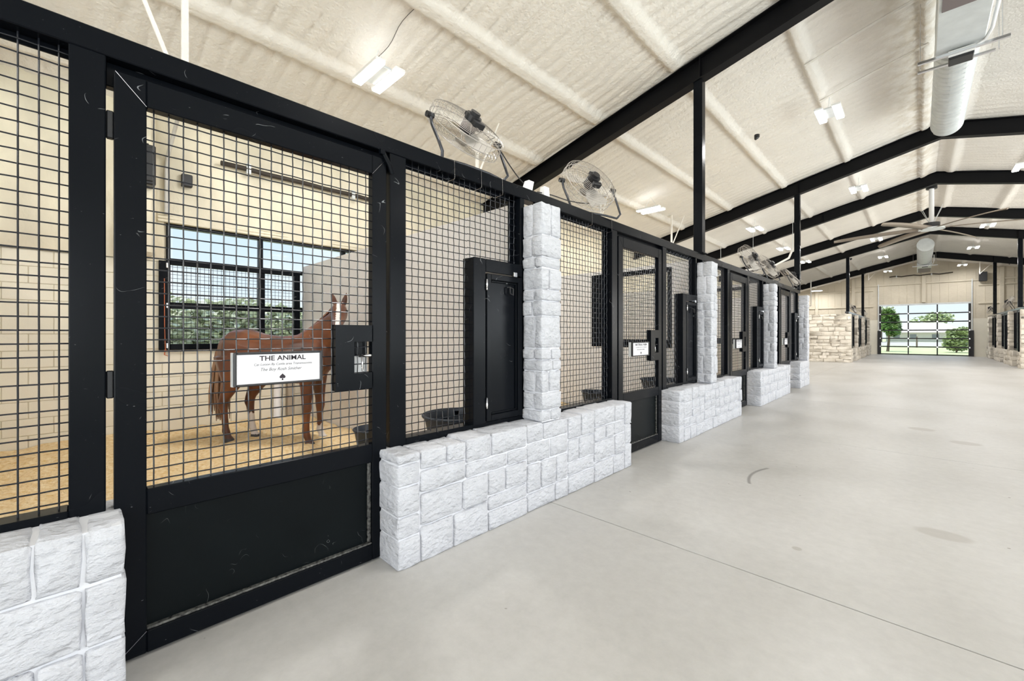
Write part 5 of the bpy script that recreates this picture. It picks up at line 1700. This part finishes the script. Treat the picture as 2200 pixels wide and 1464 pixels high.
def leafy(mb, c, rx, ry, rz, n, s, rnd, core=True):
    for _ in range(n):
        while True:
            p = Vector((rnd.uniform(-1, 1), rnd.uniform(-1, 1), rnd.uniform(-1, 1)))
            if 0.35 < p.length < 1: break
        q = Vector((c[0] + p.x * rx, c[1] + p.y * ry, c[2] + p.z * rz))
        a = Vector((rnd.uniform(-1, 1), rnd.uniform(-1, 1), rnd.uniform(-0.6, 0.6))).normalized() * s * rnd.uniform(0.6, 1.3)
        b = a.cross(Vector((rnd.uniform(-1, 1), rnd.uniform(-1, 1), 1))).normalized() * s * 0.6
        mb.add([tuple(q - a), tuple(q + b), tuple(q + a), tuple(q - b)], [(0, 1, 2, 3)])
def tree(x, y, h, r, m, label, seed, cat='tree', n=1400, s=0.28, group=None, trunk=0.25):
    t = thing('tree' if cat == 'tree' else 'bush', (x, y, -0.32), label, cat, group)
    rnd = random.Random(seed)
    z0 = -0.32
    if trunk > 0:
        m_ = MB(); m_.tube([(x, y, z0), (x + 0.1, y, z0 + h * 0.3), (x - 0.1, y + 0.1, z0 + h * 0.75)], [0.22 * h / 8, 0.16 * h / 8, 0.05], 8)
        for k in range(5):
            an = k * 1.3; zz = z0 + h * (0.3 + 0.08 * k)
            m_.tube([(x, y, zz), (x + r * 0.5 * math.cos(an), y + r * 0.5 * math.sin(an), zz + h * 0.14)], [0.08 * h / 8, 0.02], 5)
        m_.build('trunk', M_BARK, t)
    m_ = MB()
    for k in range(7):
        f = rnd.random()
        c = (x + rnd.uniform(-0.45, 0.45) * r, y + rnd.uniform(-0.45, 0.45) * r, z0 + h * (trunk + (1 - trunk) * (0.25 + 0.6 * f)))
        rr = r * (0.75 - 0.35 * f)
        leafy(m_, c, rr, rr, rr * 0.8 * (h / (3.2 * r)) ** 0.5, n // 7, s, rnd)
    m_.build('foliage', m, t, kind='stuff')
    return t
tree(-2.15, 55, 4.3, 1.0, M_LEAF, 'tall dark green tree seen through the left panes of the far door', 1, n=2600, s=0.2)
tree(2.5, 56, 2.45, 1.15, M_LEAF2, 'broad pale green tree seen through the right panes of the far door', 2, n=3600, s=0.15, trunk=0.02)
tree(2.6, 158, 9.0, 4.5, M_LEAF2, 'low distant tree seen above the pale roof', 3, n=900, s=0.5)
tree(-5.8, 120, 8.0, 3.4, M_LEAF2, 'yellow-green distant tree between the dark tree and the house', 4, n=1000, s=0.45)
hs = thing('house', (1, 135, -0.32), 'low pale house with a hipped roof seen through the far door', 'house')
MB().box(-5.5, 7.5, 133, 141, -0.32, 1.9).build('wall', M_TRACTORW, hs)
m_ = MB(); m_.add([(-6.3, 132, 1.8), (8.3, 132, 1.8), (8.3, 142, 1.8), (-6.3, 142, 1.8), (-2.0, 137, 4.1), (4.0, 137, 4.1)], [(0, 1, 5, 4), (1, 2, 5), (2, 3, 4, 5), (3, 0, 4), (3, 2, 1, 0)]); m_.build('roof', M_ROOFING, hs)
for xx in (-4.2, -1.4, 2.2, 5.0):
    MB().box(xx, xx + 1.1, 132.93, 133.02, 0.4, 1.4).build('window', mat('house_window', (0.20, 0.22, 0.25), 0.2), hs)
rd = MB(); rd.box(-60, 60, 84, 128, -0.32, -0.305)
tag(rd.build('driveway', mat('pale_gravel', (0.52, 0.49, 0.45), 0.9)), None, None, None, 'structure')
pst = MB(); pst.bbox(-0.22, -0.06, 74, 74.16, -0.32, 1.1)
tag(pst.build('fence_post', M_BARK), 'lone dark post on the lawn beyond the far door', 'post')
# beyond the stall windows
hg = MB(); rnd = random.Random(9)
for k in range(34):
    leafy(hg, (-46 + rnd.uniform(-2, 2), -14 + k * 2.3, 2.0), 2.4, 2.6, 2.3 + 0.8 * rnd.random(), 700, 0.42, rnd)
tag(hg.build('hedge', mat('sunlit_hedge', (0.76, 0.78, 0.62), 0.7, var=0.5, vscale=0.5, col2=(0.60, 0.64, 0.46))), 'pale green hedge beyond the yard outside the stall windows', 'hedge')
rd = MB(); rd.box(-42, -26, -60, 80, -0.32, -0.30)
tag(rd.build('gravel_yard', mat('pale_gravel', (0.62, 0.58, 0.52), 0.9)), None, None, None, 'structure')
